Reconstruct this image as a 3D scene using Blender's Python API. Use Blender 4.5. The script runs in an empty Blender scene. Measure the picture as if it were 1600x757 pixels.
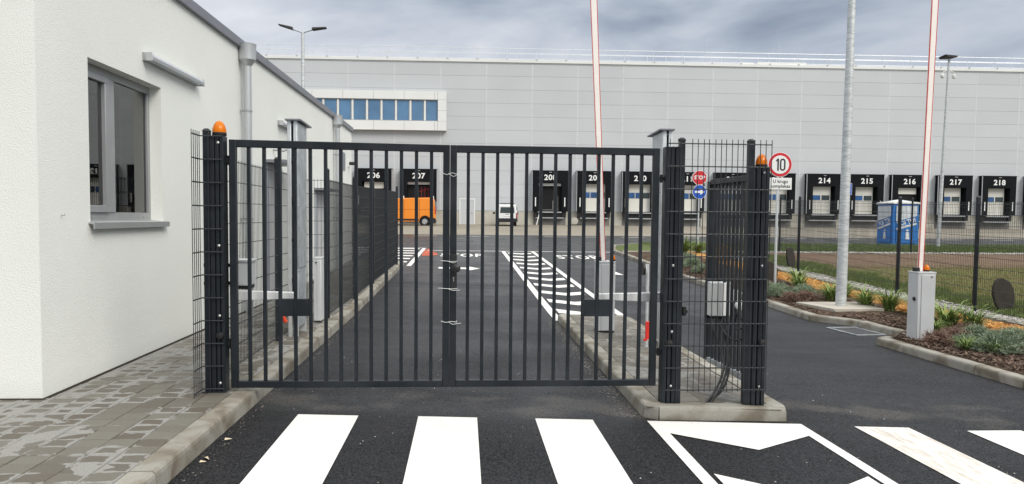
import bpy, math, random
import numpy as np
from mathutils import Vector, Matrix
random.seed(7); rng = np.random.RandomState(5)
scene = bpy.context.scene
COL = scene.collection

# ------------------------------------------------------------------ camera
F = 1155.; YAW = math.atan(75/1155); PIT = math.radians(2.85); ROLL = .0095; EYE = 1.67
fw = Vector((math.sin(YAW)*math.cos(PIT), math.cos(YAW)*math.cos(PIT), -math.sin(PIT)))
r0 = Vector((math.cos(YAW), -math.sin(YAW), 0)); u0 = r0.cross(fw)
RR = r0*math.cos(ROLL)+u0*math.sin(ROLL); UU = u0*math.cos(ROLL)-r0*math.sin(ROLL)
cam_data = bpy.data.cameras.new('camera'); cam = bpy.data.objects.new('camera', cam_data); COL.objects.link(cam)
M3 = Matrix((RR, UU, -fw)).transposed()
cam.matrix_world = Matrix.Translation((0, 0, EYE)) @ M3.to_4x4()
cam_data.sensor_width = 36; cam_data.lens = F/1600*36
cam_data.shift_y = 18./1600
cam_data.clip_start = .05; cam_data.clip_end = 4000
scene.camera = cam

# ------------------------------------------------------------------ sky and sun
SUN_EL, SUN_AZ = math.radians(40), math.radians(142)      # azimuth clockwise from +Y: behind the camera, to the right
world = bpy.data.worlds.new("World"); scene.world = world; world.use_nodes = True
nt = world.node_tree; nt.nodes.clear()
def N(tree, typ, **kw):
    n = tree.nodes.new(typ)
    for k, v in kw.items():
        if hasattr(n, k): setattr(n, k, v)
        else: n.inputs[k].default_value = v
    return n
out = N(nt, 'ShaderNodeOutputWorld'); bg = N(nt, 'ShaderNodeBackground'); bg.inputs['Strength'].default_value = .1
sky = N(nt, 'ShaderNodeTexSky', sky_type='NISHITA'); sky.sun_disc = False
sky.sun_elevation = SUN_EL; sky.sun_rotation = SUN_AZ
tc = N(nt, 'ShaderNodeTexCoord'); mp = N(nt, 'ShaderNodeMapping'); mp.inputs['Scale'].default_value = (1.3, 1.3, 3.9)
mp.inputs['Location'].default_value = (-.3, -1.01, -2.89)
nz = N(nt, 'ShaderNodeTexNoise'); nz.inputs['Scale'].default_value = 1.9; nz.inputs['Detail'].default_value = 6; nz.inputs['Roughness'].default_value = .50
nz.inputs['Distortion'].default_value = .35
cr = N(nt, 'ShaderNodeValToRGB')
cr.color_ramp.elements[0].position = .34; cr.color_ramp.elements[0].color = (.125, .155, .21, 1)
cr.color_ramp.elements[1].position = .66; cr.color_ramp.elements[1].color = (.46, .47, .50, 1)
e = cr.color_ramp.elements.new(.50); e.color = (.285, .315, .365, 1)
sp = N(nt, 'ShaderNodeSeparateXYZ')
mr = N(nt, 'ShaderNodeMapRange'); mr.inputs['From Min'].default_value = .3; mr.inputs['From Max'].default_value = 1.
mr.inputs['To Min'].default_value = 11.2; mr.inputs['To Max'].default_value = 36.
mul = N(nt, 'ShaderNodeVectorMath', operation='SCALE')
mx = N(nt, 'ShaderNodeMixRGB'); mx.inputs['Fac'].default_value = .96
L = nt.links.new
L(tc.outputs['Generated'], mp.inputs['Vector']); L(mp.outputs[0], nz.inputs['Vector']); L(nz.outputs['Fac'], cr.inputs[0])
L(tc.outputs['Generated'], sp.inputs[0]); L(sp.outputs['Z'], mr.inputs['Value'])
neu = N(nt, 'ShaderNodeMixRGB'); neu.inputs['Color2'].default_value = (.40, .395, .38, 1)
mr2 = N(nt, 'ShaderNodeMapRange'); mr2.inputs['From Min'].default_value = .3; mr2.inputs['From Max'].default_value = .62; mr2.inputs['To Max'].default_value = .75
L(sp.outputs['Z'], mr2.inputs['Value']); L(mr2.outputs[0], neu.inputs['Fac']); L(cr.outputs[0], neu.inputs['Color1']); L(neu.outputs[0], mul.inputs[0]); L(mr.outputs[0], mul.inputs['Scale'])
L(sky.outputs[0], mx.inputs['Color1']); L(mul.outputs[0], mx.inputs['Color2']); L(mx.outputs[0], bg.inputs['Color']); L(bg.outputs[0], out.inputs[0])
sd = bpy.data.lights.new('sun', 'SUN'); sd.energy = 1.5; sd.angle = math.radians(30); sd.color = (1, .95, .87)
so = bpy.data.objects.new('sun', sd); COL.objects.link(so)
sdir = Vector((math.sin(SUN_AZ)*math.cos(SUN_EL), math.cos(SUN_AZ)*math.cos(SUN_EL), math.sin(SUN_EL)))
so.rotation_euler = sdir.to_track_quat('Z', 'Y').to_euler()
scene.view_settings.view_transform = 'Standard'; scene.view_settings.look = 'None'
scene.view_settings.exposure = .62; scene.view_settings.gamma = 1
scene.view_settings.use_curve_mapping = False

# ------------------------------------------------------------------ ground shape
def ss(a, b, t):
    t = min(1, max(0, (t-a)/(b-a))); return t*t*(3-2*t)
def up(y): return min(.0182*max(0, y-13), .96)
def zg(x, y):
    k = 1-ss(13, 34, y)
    return -.031*(min(max(x, -3), 4.5)+1.6)*k + up(y)
def zp(x, y): return .135+up(y)                # left pavement
def zi(x, y): return zg(x, y)+.12              # island top

# ------------------------------------------------------------------ mesh builder
class MB:
    def __init__(s): s.v = []; s.f = []; s.m = []; s.uv = []
    def add(s, vs, fs, m=0):
        b = len(s.v); s.v += [tuple(p) for p in vs]
        for f in fs: s.f.append(tuple(b+i for i in f)); s.m.append(m)
        return s
    def box(s, x0, x1, y0, y1, z0, z1, m=0):
        return s.add([(x0,y0,z0),(x1,y0,z0),(x1,y1,z0),(x0,y1,z0),(x0,y0,z1),(x1,y0,z1),(x1,y1,z1),(x0,y1,z1)],
              [(0,3,2,1),(4,5,6,7),(0,1,5,4),(1,2,6,5),(2,3,7,6),(3,0,4,7)], m)
    def hexa(s, lo, hi, m=0):      # two quads (bottom, top), each 4 points counter-clockwise from above
        return s.add(list(lo)+list(hi), [(0,3,2,1),(4,5,6,7),(0,1,5,4),(1,2,6,5),(2,3,7,6),(3,0,4,7)], m)
    def tube(s, pts, r, n=8, m=0, caps=True):
        pts = [Vector(p) for p in pts]; rs = r if isinstance(r, (list, tuple)) else [r]*len(pts)
        t0 = (pts[1]-pts[0]).normalized(); a = t0.orthogonal().normalized()
        b0 = len(s.v)
        for i, p in enumerate(pts):
            t = (pts[min(i+1, len(pts)-1)]-pts[max(i-1, 0)]).normalized()
            a = (a-t*a.dot(t)).normalized(); b = t.cross(a)
            for k in range(n):
                w = 2*math.pi*(k+.5)/n; s.v.append(tuple(p+(a*math.cos(w)+b*math.sin(w))*rs[i]))
        for i in range(len(pts)-1):
            for k in range(n):
                q = b0+i*n; s.f.append((q+k, q+(k+1)%n, q+n+(k+1)%n, q+n+k)); s.m.append(m)
        if caps:
            s.f.append(tuple(b0+k for k in range(n))[::-1]); s.m.append(m)
            s.f.append(tuple(b0+(len(pts)-1)*n+k for k in range(n))); s.m.append(m)
        return s
    def lathe(s, prof, c=(0,0,0), n=20, m=0, axis='z'):
        b0 = len(s.v)
        for r, h in prof:
            for k in range(n):
                w = 2*math.pi*k/n; x, y = r*math.cos(w), r*math.sin(w)
                p = (x, y, h) if axis == 'z' else ((x, h, y) if axis == 'y' else (h, x, y))
                s.v.append((p[0]+c[0], p[1]+c[1], p[2]+c[2]))
        fl = axis == 'y'
        for i in range(len(prof)-1):
            for k in range(n):
                q = b0+i*n; f = (q+k, q+(k+1)%n, q+n+(k+1)%n, q+n+k); s.f.append(f[::-1] if fl else f); s.m.append(m)
        f = tuple(b0+k for k in range(n)); s.f.append(f if fl else f[::-1]); s.m.append(m)
        f = tuple(b0+(len(prof)-1)*n+k for k in range(n)); s.f.append(f[::-1] if fl else f); s.m.append(m)
        return s
    def prism(s, poly, a, b, axis='y', m=0):     # polygon in the plane across the axis, extruded a..b
        n = len(poly); mk = {'y': lambda u, v, t: (u, t, v), 'z': lambda u, v, t: (u, v, t), 'x': lambda u, v, t: (t, u, v)}[axis]
        vs = [mk(u, v, a) for u, v in poly]+[mk(u, v, b) for u, v in poly]
        fs = [tuple(range(n))[::-1], tuple(range(n, 2*n))]+[(i, (i+1)%n, n+(i+1)%n, n+i) for i in range(n)]
        return s.add(vs, fs, m)
    def mesh(s, name):
        me = bpy.data.meshes.new(name); me.from_pydata(s.v, [], s.f)
        if s.uv:
            uv = me.uv_layers.new(name='UVMap'); uv.data.foreach_set('uv', np.array(s.uv, dtype=np.float32).ravel())
        me.validate(); 
        return me
    def build(s, name, mat=None, parent=None, loc=None, bevel=0, smooth=True, fixn=True):
        me = s.mesh(name)
        mats = mat if isinstance(mat, (list, tuple)) else [mat]
        for q in mats: me.materials.append(q)
        if len(mats) > 1: me.polygons.foreach_set('material_index', s.m)
        if fixn and len(s.f) < 4000:
            import bmesh
            bm = bmesh.new(); bm.from_mesh(me); bmesh.ops.recalc_face_normals(bm, faces=bm.faces); bm.to_mesh(me); bm.free()
        if smooth:
            me.polygons.foreach_set('use_smooth', [True]*len(me.polygons)); me.set_sharp_from_angle(angle=math.radians(32))
        return link(name, me, parent, loc, bevel)
def link(name, me, parent=None, loc=None, bevel=0, rot=None):
    o = bpy.data.objects.new(name, me); COL.objects.link(o)
    if loc is not None: o.location = loc
    if rot is not None: o.rotation_euler = rot
    if parent: o.parent = parent
    if bevel:
        b = o.modifiers.new('bevel', 'BEVEL'); b.width = bevel; b.segments = 2; b.limit_method = 'ANGLE'; b.angle_limit = math.radians(35)
        b.harden_normals = False
    return o
def tag(o, label=None, cat=None, group=None, kind=None):
    if label: o['label'] = label
    if cat: o['category'] = cat
    if group: o['group'] = group
    if kind: o['kind'] = kind
    return o
def empty(name, loc=(0,0,0), rz=0, label=None, cat=None, group=None, kind=None):
    o = bpy.data.objects.new(name, None); COL.objects.link(o); o.location = loc; o.rotation_euler = (0, 0, rz); o.empty_display_size = .2
    return tag(o, label, cat, group, kind)
def copy_tree(o, parent=None):
    c = o.copy(); COL.objects.link(c); c.parent = parent
    for ch in [q for q in bpy.data.objects if q.parent == o]: copy_tree(ch, c)
    return c
def text_mesh(txt, size, depth=.004, bold=0., sx=1., spacing=1., shear=0.):
    cu = bpy.data.curves.new('lettering', 'FONT'); cu.body = txt; cu.size = size; cu.extrude = depth; cu.offset = bold
    cu.align_x = 'CENTER'; cu.align_y = 'CENTER'; cu.space_character = spacing; cu.resolution_u = 3; cu.shear = shear
    o = bpy.data.objects.new('lettering', cu); COL.objects.link(o)
    me = bpy.data.meshes.new_from_object(o.evaluated_get(bpy.context.evaluated_depsgraph_get()))
    bpy.data.objects.remove(o); bpy.data.curves.remove(cu)
    me.transform(Matrix.Scale(sx, 4, (1, 0, 0)))
    return me
def text_obj(name, txt, size, mat, parent, loc, rot=(math.pi/2, 0, 0), **kw):
    me = text_mesh(txt, size, **kw); me.materials.clear(); me.materials.append(mat)
    return link(name, me, parent, loc, 0, rot)

# ------------------------------------------------------------------ materials
def newmat(name):
    m = bpy.data.materials.new(name); m.use_nodes = True
    b = m.node_tree.nodes['Principled BSDF']; return m, m.node_tree, b
def mat(name, col, rough=.5, metal=0., var=.12, scale=6., bump=0., bscale=60., spec=.5, coat=0., rvar=.0, coord='pos', detail=4, stretch=(1,1,1)):
    m, t, b = newmat(name)
    co = N(t, 'ShaderNodeNewGeometry').outputs['Position'] if coord == 'pos' else N(t, 'ShaderNodeTexCoord').outputs['Object']
    mpn = N(t, 'ShaderNodeMapping'); mpn.inputs['Scale'].default_value = stretch; t.links.new(co, mpn.inputs[0])
    n = N(t, 'ShaderNodeTexNoise'); n.inputs['Scale'].default_value = scale; n.inputs['Detail'].default_value = detail; t.links.new(mpn.outputs[0], n.inputs['Vector'])
    r = N(t, 'ShaderNodeMapRange'); r.inputs['From Min'].default_value = .25; r.inputs['From Max'].default_value = .75
    r.inputs['To Min'].default_value = 1-var; r.inputs['To Max'].default_value = 1+var; t.links.new(n.outputs['Fac'], r.inputs['Value'])
    v = N(t, 'ShaderNodeVectorMath', operation='SCALE'); v.inputs[0].default_value = col; t.links.new(r.outputs[0], v.inputs['Scale'])
    t.links.new(v.outputs[0], b.inputs['Base Color'])
    b.inputs['Roughness'].default_value = rough; b.inputs['Metallic'].default_value = metal
    b.inputs['Specular IOR Level'].default_value = spec; b.inputs['Coat Weight'].default_value = coat
    if rvar:
        q = N(t, 'ShaderNodeMapRange'); q.inputs['From Min'].default_value = .3; q.inputs['From Max'].default_value = .7
        q.inputs['To Min'].default_value = max(.02, rough-rvar); q.inputs['To Max'].default_value = min(1, rough+rvar)
        t.links.new(n.outputs['Fac'], q.inputs['Value']); t.links.new(q.outputs[0], b.inputs['Roughness'])
    if bump:
        n2 = N(t, 'ShaderNodeTexNoise'); n2.inputs['Scale'].default_value = bscale; n2.inputs['Detail'].default_value = 3; t.links.new(co, n2.inputs['Vector'])
        bp = N(t, 'ShaderNodeBump'); bp.inputs['Strength'].default_value = bump; bp.inputs['Distance'].default_value = .01
        t.links.new(n2.outputs['Fac'], bp.inputs['Height']); t.links.new(bp.outputs[0], b.inputs['Normal'])
    return m
def leafmat(name, c1, c2, rough=.6, transl=.15):
    m, t, b = newmat(name)
    g = N(t, 'ShaderNodeNewGeometry'); mx = N(t, 'ShaderNodeMixRGB'); mx.inputs[1].default_value = (*c1, 1); mx.inputs[2].default_value = (*c2, 1)
    t.links.new(g.outputs['Random Per Island'], mx.inputs[0]); t.links.new(mx.outputs[0], b.inputs['Base Color'])
    b.inputs['Roughness'].default_value = rough; b.inputs['Specular IOR Level'].default_value = .25
    return m
ANTH = mat('anthracite_paint', (.0125, .0165, .021), .42, 0, .3, 5., .05, 300, rvar=.12, spec=.34)
ANTH2 = mat('anthracite_paint_wire', (.018, .021, .024), .5)
BLACKR = mat('black_plastic', (.012, .012, .013), .5)
GALV = mat('galvanised_steel', (.50, .54, .56), .42, .65, .22, 9., .04, 60, rvar=.1)
GALVL = mat('galvanised_tube', (.72, .75, .76), .38, .55, .12, 14.)
ALU = mat('grey_aluminium', (.36, .37, .375), .4, .35, .06, 4.)
ZINC = mat('zinc_pipe', (.51, .53, .54), .4, .5, .08, 3.)
WHITEP = mat('white_plastic', (.74, .75, .74), .4, 0, .05)
CREAM = mat('cream_door_panel', (.68, .67, .61), .5, 0, .05, 1.)
BLUEG = mat('blue_tinted_window', (.018, .085, .24), .12, 0, .5, .9, spec=.9)
BLACKP = mat('black_shelter_fabric', (.007, .008, .010), .75, 0, .25, 2., spec=.12)
DARKIN = mat('dark_opening_shade', (.006, .006, .007), .9)  # near-black colour stands in for the shade inside openings
CONC = mat('pale_concrete', (.46, .44, .38), .8, 0, .14, 1.2, .2, 40)
CONCD = mat('dark_concrete', (.17, .165, .155), .85, 0, .2, 2.)
PANEL = mat('grey_wall_panel', (.515, .538, .555), .45, .0, .03, .35)
_t = PANEL.node_tree; _v = [n for n in _t.nodes if n.type == 'VECT_MATH'][0]; _src = _v.inputs['Scale'].links[0].from_socket
_oi = N(_t, 'ShaderNodeObjectInfo'); _m1 = N(_t, 'ShaderNodeMath', operation='MULTIPLY_ADD'); _m1.inputs[1].default_value = .055; _m1.inputs[2].default_value = .975; _t.links.new(_oi.outputs['Random'], _m1.inputs[0])
_m2 = N(_t, 'ShaderNodeMath', operation='MULTIPLY'); _t.links.new(_src, _m2.inputs[0]); _t.links.new(_m1.outputs[0], _m2.inputs[1]); _t.links.new(_m2.outputs[0], _v.inputs['Scale'])
PANELJ = mat('panel_joint', (.40, .42, .43), .6)
TRIM = mat('pale_joint_trim', (.585, .60, .61), .45)
WTRIM = mat('white_sheet_metal', (.74, .75, .74), .45, 0, .04, .6)
RAILM = mat('pale_railing_metal', (.62, .64, .66), .4, .3)
BOXG = mat('grey_cabinet_paint', (.54, .555, .56), .42, 0, .05, 3.)
BOXG2 = mat('dark_grey_cabinet_paint', (.27, .30, .35), .42, 0, .05, 3.)
BOOM = mat('white_boom_paint', (.87, .82, .77), .35, 0, .03)
RED = mat('red_film', (.62, .03, .02), .4)
SIGNW = mat('white_sign_face', (.80, .81, .80), .4, 0, .02)
SIGNR = mat('red_sign_film', (.58, .018, .03), .4, 0, .03)
SIGNB = mat('blue_sign_film', (.01, .09, .50), .4, 0, .05)
BLACKF = mat('black_lettering', (.01, .01, .012), .5)
VANO = mat('orange_car_paint', (.80, .25, .02), .28, 0, .04, 1., coat=.4)
VANW = mat('white_car_paint', (.74, .75, .75), .3, 0, .03, 1., coat=.4)
CGLASS = mat('car_window_glass', (.02, .035, .035), .08, spec=.9)
RUBBER = mat('tyre_rubber', (.012, .012, .012), .8)
TLBLUE = mat('toilet_blue_plastic', (.03, .21, .60), .4, 0, .08, 1.5)
TLWHITE = mat('toilet_white_plastic', (.74, .78, .81), .45, 0, .05, 1.5)
CHROME = mat('bolt_steel', (.38, .38, .38), .4, .8)
TIE = mat('cable_tie_white', (.75, .75, .74), .4)
REDPAINT = mat('red_road_paint', (.40, .075, .03), .8, 0, .5, 3.)
REDTAPE = mat('red_orange_tape', (.70, .06, .02), .5)
SLAB = mat('dark_brown_stone', (.035, .028, .021), .85, 0, .35, 9., .4, 30)
COPING = mat('grey_coping_metal', (.20, .21, .235), .45, .2, .08, 1.5)
WETCONC = mat('pad_concrete', (.42, .39, .33), .8, 0, .12, 3., .2, 60)
SHRUB = leafmat('lavender_leaf', (.13, .17, .10), (.30, .36, .25))
SHRUBB = leafmat('dry_shrub_leaf', (.16, .10, .075), (.30, .20, .155))
LILY = leafmat('lily_leaf', (.10, .16, .03), (.27, .35, .11))
GRASS = leafmat('grass_blade', (.06, .11, .025), (.19, .23, .08))
GRASSD = leafmat('dry_grass_blade', (.10, .14, .03), (.25, .22, .09))
CHIP = leafmat('bark_chip', (.04, .027, .019), (.16, .108, .08), .75)
ORCHIP = leafmat('orange_bark_chip', (.46, .20, .05), (.64, .36, .12), .8)
GRAV = leafmat('gravel_stone', (.20, .19, .17), (.58, .56, .52), .8)
GRIT = leafmat('road_grit', (.05, .045, .04), (.30, .28, .25), .8)
LITTER = leafmat('dry_leaf_litter', (.55, .45, .25), (.62, .55, .45), .8)

def asphalt():
    m, t, b = newmat('asphalt'); lk = t.links.new
    g = N(t, 'ShaderNodeNewGeometry'); P = g.outputs['Position']
    def noise(s, d=4, vec=P, rough=.5, dist=0):
        n = N(t, 'ShaderNodeTexNoise'); n.inputs['Scale'].default_value = s; n.inputs['Detail'].default_value = d
        n.inputs['Roughness'].default_value = rough; n.inputs['Distortion'].default_value = dist; lk(vec, n.inputs['Vector']); return n.outputs['Fac']
    def ramp(v, a, bb, lo, hi):
        r = N(t, 'ShaderNodeMapRange'); r.inputs['From Min'].default_value = a; r.inputs['From Max'].default_value = bb
        r.inputs['To Min'].default_value = lo; r.inputs['To Max'].default_value = hi; lk(v, r.inputs['Value']); return r.outputs[0]
    def math_(op, a, c):
        n = N(t, 'ShaderNodeMath', operation=op)
        for i, q in enumerate((a, c)):
            if isinstance(q, (int, float)): n.inputs[i].default_value = q
            else: lk(q, n.inputs[i])
        return n.outputs[0]
    fine = noise(190, 3, rough=.7); mid = noise(38, 4, rough=.7); big = noise(.55, 4, dist=.5)
    st = N(t, 'ShaderNodeMapping'); st.inputs['Scale'].default_value = (.28, 1.1, 1); lk(P, st.inputs[0]); streak = noise(.8, 4, st.outputs[0], dist=.4)
    vor = N(t, 'ShaderNodeTexVoronoi'); vor.inputs['Scale'].default_value = 105; lk(P, vor.inputs['Vector'])
    # second surface (older, browner asphalt) in a band beyond the crossing
    spx = N(t, 'ShaderNodeSeparateXYZ'); lk(P, spx.inputs[0])
    dband = math_('ABSOLUTE', math_('SUBTRACT', spx.outputs['Y'], 6.75), 0)
    edge = math_('ADD', dband, math_('MULTIPLY', math_('SUBTRACT', noise(2.2, 4), .5), 1.1))
    patch = ramp(edge, .16, .42, 1, 0); patch = math_('MULTIPLY', patch, ramp(noise(1.3, 3), .46, .56, 0, 1.)); patch = math_('MULTIPLY', patch, ramp(noise(60, 3), .4, .6, .25, 1))
    dark = ramp(spx.outputs['Y'], 6.6, 7.6, .72, 1.)
    val = math_('MULTIPLY', ramp(fine, .35, .65, .25, 2.0), ramp(mid, .3, .7, .6, 1.5))
    vr = N(t, 'ShaderNodeTexWhiteNoise'); lk(vor.outputs['Position'], vr.inputs['Vector']); val = math_('MULTIPLY', val, ramp(vr.outputs['Value'], 0, 1, .45, 1.6)); val = math_('MULTIPLY', val, math_('MULTIPLY', dark, ramp(big, .3, .7, .8, 1.2)))
    v = N(t, 'ShaderNodeVectorMath', operation='SCALE'); v.inputs[0].default_value = (.0068, .0070, .0090); lk(val, v.inputs['Scale'])
    mxc = N(t, 'ShaderNodeMixRGB'); lk(patch, mxc.inputs[0]); lk(v.outputs[0], mxc.inputs[1]); mxc.inputs[2].default_value = (.066, .060, .053, 1)
    # pale aggregate
    wn = N(t, 'ShaderNodeTexWhiteNoise'); lk(vor.outputs['Position'], wn.inputs['Vector'])
    spk = math_('MULTIPLY', math_('GREATER_THAN', wn.outputs['Value'], .985), math_('LESS_THAN', vor.outputs['Distance'], .32))
    mx2 = N(t, 'ShaderNodeMixRGB'); lk(math_('MULTIPLY', spk, .7), mx2.inputs[0]); lk(mxc.outputs[0], mx2.inputs[1]); mx2.inputs[2].default_value = (.12, .115, .11, 1)
    lk(mx2.outputs[0], b.inputs['Base Color'])
    wet = math_('ADD', math_('MULTIPLY', big, .5), math_('MULTIPLY', streak, .5))
    tr = 0
    for xc in (-.85, .75):
        g1 = ramp(math_('ABSOLUTE', math_('SUBTRACT', math_('ADD', spx.outputs['X'], math_('MULTIPLY', noise(.25, 2), .5)), xc+.25), 0), .05, .34, 1, 0)
        tr = g1 if tr == 0 else math_('ADD', tr, g1)
    wet = math_('SUBTRACT', wet, math_('MULTIPLY', tr, .07))
    lk(math_('MULTIPLY', ramp(wet, .38, .62, .38, .68), ramp(spx.outputs['Y'], 9, 26, 1.0, .62)), b.inputs['Roughness']); lk(ramp(vr.outputs['Value'], 0, 1, .10, .62), b.inputs['Specular IOR Level'])
    bp = N(t, 'ShaderNodeBump'); bp.inputs['Strength'].default_value = .6; bp.inputs['Distance'].default_value = .010
    lk(math_('ADD', math_('MULTIPLY', fine, .6), math_('SUBTRACT', math_('MULTIPLY', mid, .8), math_('MULTIPLY', vor.outputs['Distance'], .5))), bp.inputs['Height']); lk(bp.outputs[0], b.inputs['Normal'])
    return m
ASPH = asphalt()
def paint():
    m, t, b = newmat('road_paint'); lk = t.links.new
    g = N(t, 'ShaderNodeNewGeometry')
    n = N(t, 'ShaderNodeTexNoise'); n.inputs['Scale'].default_value = 4.; n.inputs['Detail'].default_value = 8; n.inputs['Roughness'].default_value = .7; lk(g.outputs['Position'], n.inputs['Vector'])
    c = N(t, 'ShaderNodeValToRGB'); c.color_ramp.elements[0].position = .30; c.color_ramp.elements[0].color = (.70, .685, .655, 1)
    c.color_ramp.elements[1].position = .55; c.color_ramp.elements[1].color = (.765, .755, .72, 1)
    lk(n.outputs['Fac'], c.inputs[0]); b.inputs['Roughness'].default_value = .55
    n4 = N(t, 'ShaderNodeTexNoise'); n4.inputs['Scale'].default_value = 55.; n4.inputs['Detail'].default_value = 4; lk(g.outputs['Position'], n4.inputs['Vector'])
    r4 = N(t, 'ShaderNodeMapRange'); lk(n4.outputs['Fac'], r4.inputs['Value']); r4.inputs['From Min'].default_value = .62; r4.inputs['From Max'].default_value = .72; r4.inputs['To Min'].default_value = 1.; r4.inputs['To Max'].default_value = .62
    v4 = N(t, 'ShaderNodeVectorMath', operation='SCALE'); lk(c.outputs[0], v4.inputs[0]); lk(r4.outputs[0], v4.inputs['Scale']); lk(v4.outputs[0], b.inputs['Base Color'])
    n2 = N(t, 'ShaderNodeTexNoise'); n2.inputs['Scale'].default_value = 120; lk(g.outputs['Position'], n2.inputs['Vector'])
    bp = N(t, 'ShaderNodeBump'); bp.inputs['Strength'].default_value = .3; bp.inputs['Distance'].default_value = .004; lk(n2.outputs['Fac'], bp.inputs['Height']); lk(bp.outputs[0], b.inputs['Normal'])
    return m
PAINT = paint()
def worn():
    m, t, b = newmat('worn_road_paint'); lk = t.links.new
    g = N(t, 'ShaderNodeNewGeometry'); mpn = N(t, 'ShaderNodeMapping'); mpn.inputs['Scale'].default_value = (9, 1.6, 1); mpn.inputs['Rotation'].default_value = (0, 0, .35); lk(g.outputs['Position'], mpn.inputs[0])
    n = N(t, 'ShaderNodeTexNoise'); n.inputs['Scale'].default_value = 2.2; n.inputs['Detail'].default_value = 8; n.inputs['Roughness'].default_value = .75; lk(mpn.outputs[0], n.inputs['Vector'])
    c = N(t, 'ShaderNodeValToRGB'); c.color_ramp.elements[0].position = .33; c.color_ramp.elements[0].color = (.44, .38, .31, 1)
    c.color_ramp.elements[1].position = .56; c.color_ramp.elements[1].color = (.72, .70, .66, 1)
    lk(n.outputs['Fac'], c.inputs[0]); lk(c.outputs[0], b.inputs['Base Color']); b.inputs['Roughness'].default_value = .6
    return m
WORN = worn()
def paver():
    m, t, b = newmat('paver_stone'); lk = t.links.new
    g = N(t, 'ShaderNodeNewGeometry'); P = g.outputs['Position']; oi = N(t, 'ShaderNodeObjectInfo'); uv = N(t, 'ShaderNodeUVMap')
    def M_(op, *a):
        n = N(t, 'ShaderNodeMath', operation=op)
        for i, q in enumerate(a):
            if isinstance(q, (int, float)): n.inputs[i].default_value = q
            else: lk(q, n.inputs[i])
        return n.outputs[0]
    def noise(s, d=4, dist=0):
        n = N(t, 'ShaderNodeTexNoise'); n.inputs['Scale'].default_value = s; n.inputs['Detail'].default_value = d; n.inputs['Distortion'].default_value = dist; lk(P, n.inputs['Vector']); return n.outputs['Fac']
    rnd = M_('FRACT', M_('MULTIPLY_ADD', g.outputs['Random Per Island'], 7.13, oi.outputs['Random']))
    sp = N(t, 'ShaderNodeSeparateXYZ'); lk(uv.outputs[0], sp.inputs[0])
    ex = M_('MINIMUM', sp.outputs['X'], M_('SUBTRACT', 1, sp.outputs['X'])); ey = M_('MINIMUM', sp.outputs['Y'], M_('SUBTRACT', 1, sp.outputs['Y']))
    ed = M_('MINIMUM', ex, ey)                    # 0 at the joint, .5 at the middle
    # damp middle, dried pale rim with a wobbly edge that differs from stone to stone
    th = M_('MULTIPLY_ADD', M_('SUBTRACT', noise(3.0, 4), .5), 1.0, M_('MULTIPLY_ADD', rnd, -.20, .075))
    th = M_('ADD', th, M_('MULTIPLY', M_('SUBTRACT', noise(17, 3), .5), .22))
    spp = N(t, 'ShaderNodeSeparateXYZ'); lk(P, spp.inputs[0]); dw = N(t, 'ShaderNodeMapRange'); lk(spp.outputs['X'], dw.inputs['Value']); dw.inputs['From Min'].default_value = -2.85; dw.inputs['From Max'].default_value = -3.35; dw.inputs['To Max'].default_value = .22
    th = M_('ADD', th, dw.outputs[0]); bl = N(t, 'ShaderNodeMapRange'); lk(noise(1.6, 5, .8), bl.inputs['Value']); bl.inputs['From Min'].default_value = .58; bl.inputs['From Max'].default_value = .62; bl.inputs['To Max'].default_value = .5; th = M_('ADD', th, bl.outputs[0])
    mr = N(t, 'ShaderNodeMapRange'); lk(M_('SUBTRACT', ed, th), mr.inputs['Value']); mr.inputs['From Min'].default_value = -.015; mr.inputs['From Max'].default_value = .03
    mx = N(t, 'ShaderNodeMixRGB'); lk(mr.outputs[0], mx.inputs[0]); mx.inputs[1].default_value = (.275, .27, .25, 1)
    c = N(t, 'ShaderNodeValToRGB'); lk(rnd, c.inputs[0])
    c.color_ramp.elements[0].color = (.100, .083, .062, 1); c.color_ramp.elements[1].color = (.165, .154, .126, 1)
    q = c.color_ramp.elements.new(.5); q.color = (.130, .117, .093, 1)
    lk(c.outputs[0], mx.inputs[2])
    v = N(t, 'ShaderNodeVectorMath', operation='SCALE'); lk(mx.outputs[0], v.inputs[0]); lk(M_('MULTIPLY_ADD', noise(90, 3), .7, .55), v.inputs['Scale'])
    lk(v.outputs[0], b.inputs['Base Color'])
    rr = N(t, 'ShaderNodeMapRange'); lk(mr.outputs[0], rr.inputs['Value']); rr.inputs['To Min'].default_value = .8; rr.inputs['To Max'].default_value = .55; lk(rr.outputs[0], b.inputs['Roughness'])
    bp = N(t, 'ShaderNodeBump'); bp.inputs['Strength'].default_value = .25; bp.inputs['Distance'].default_value = .003; lk(noise(160, 3), bp.inputs['Height']); lk(bp.outputs[0], b.inputs['Normal'])
    return m
PAVER = paver()
JOINT = mat('joint_sand', (.20, .185, .155), .9, 0, .3, 12.)
KERB = None
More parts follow.
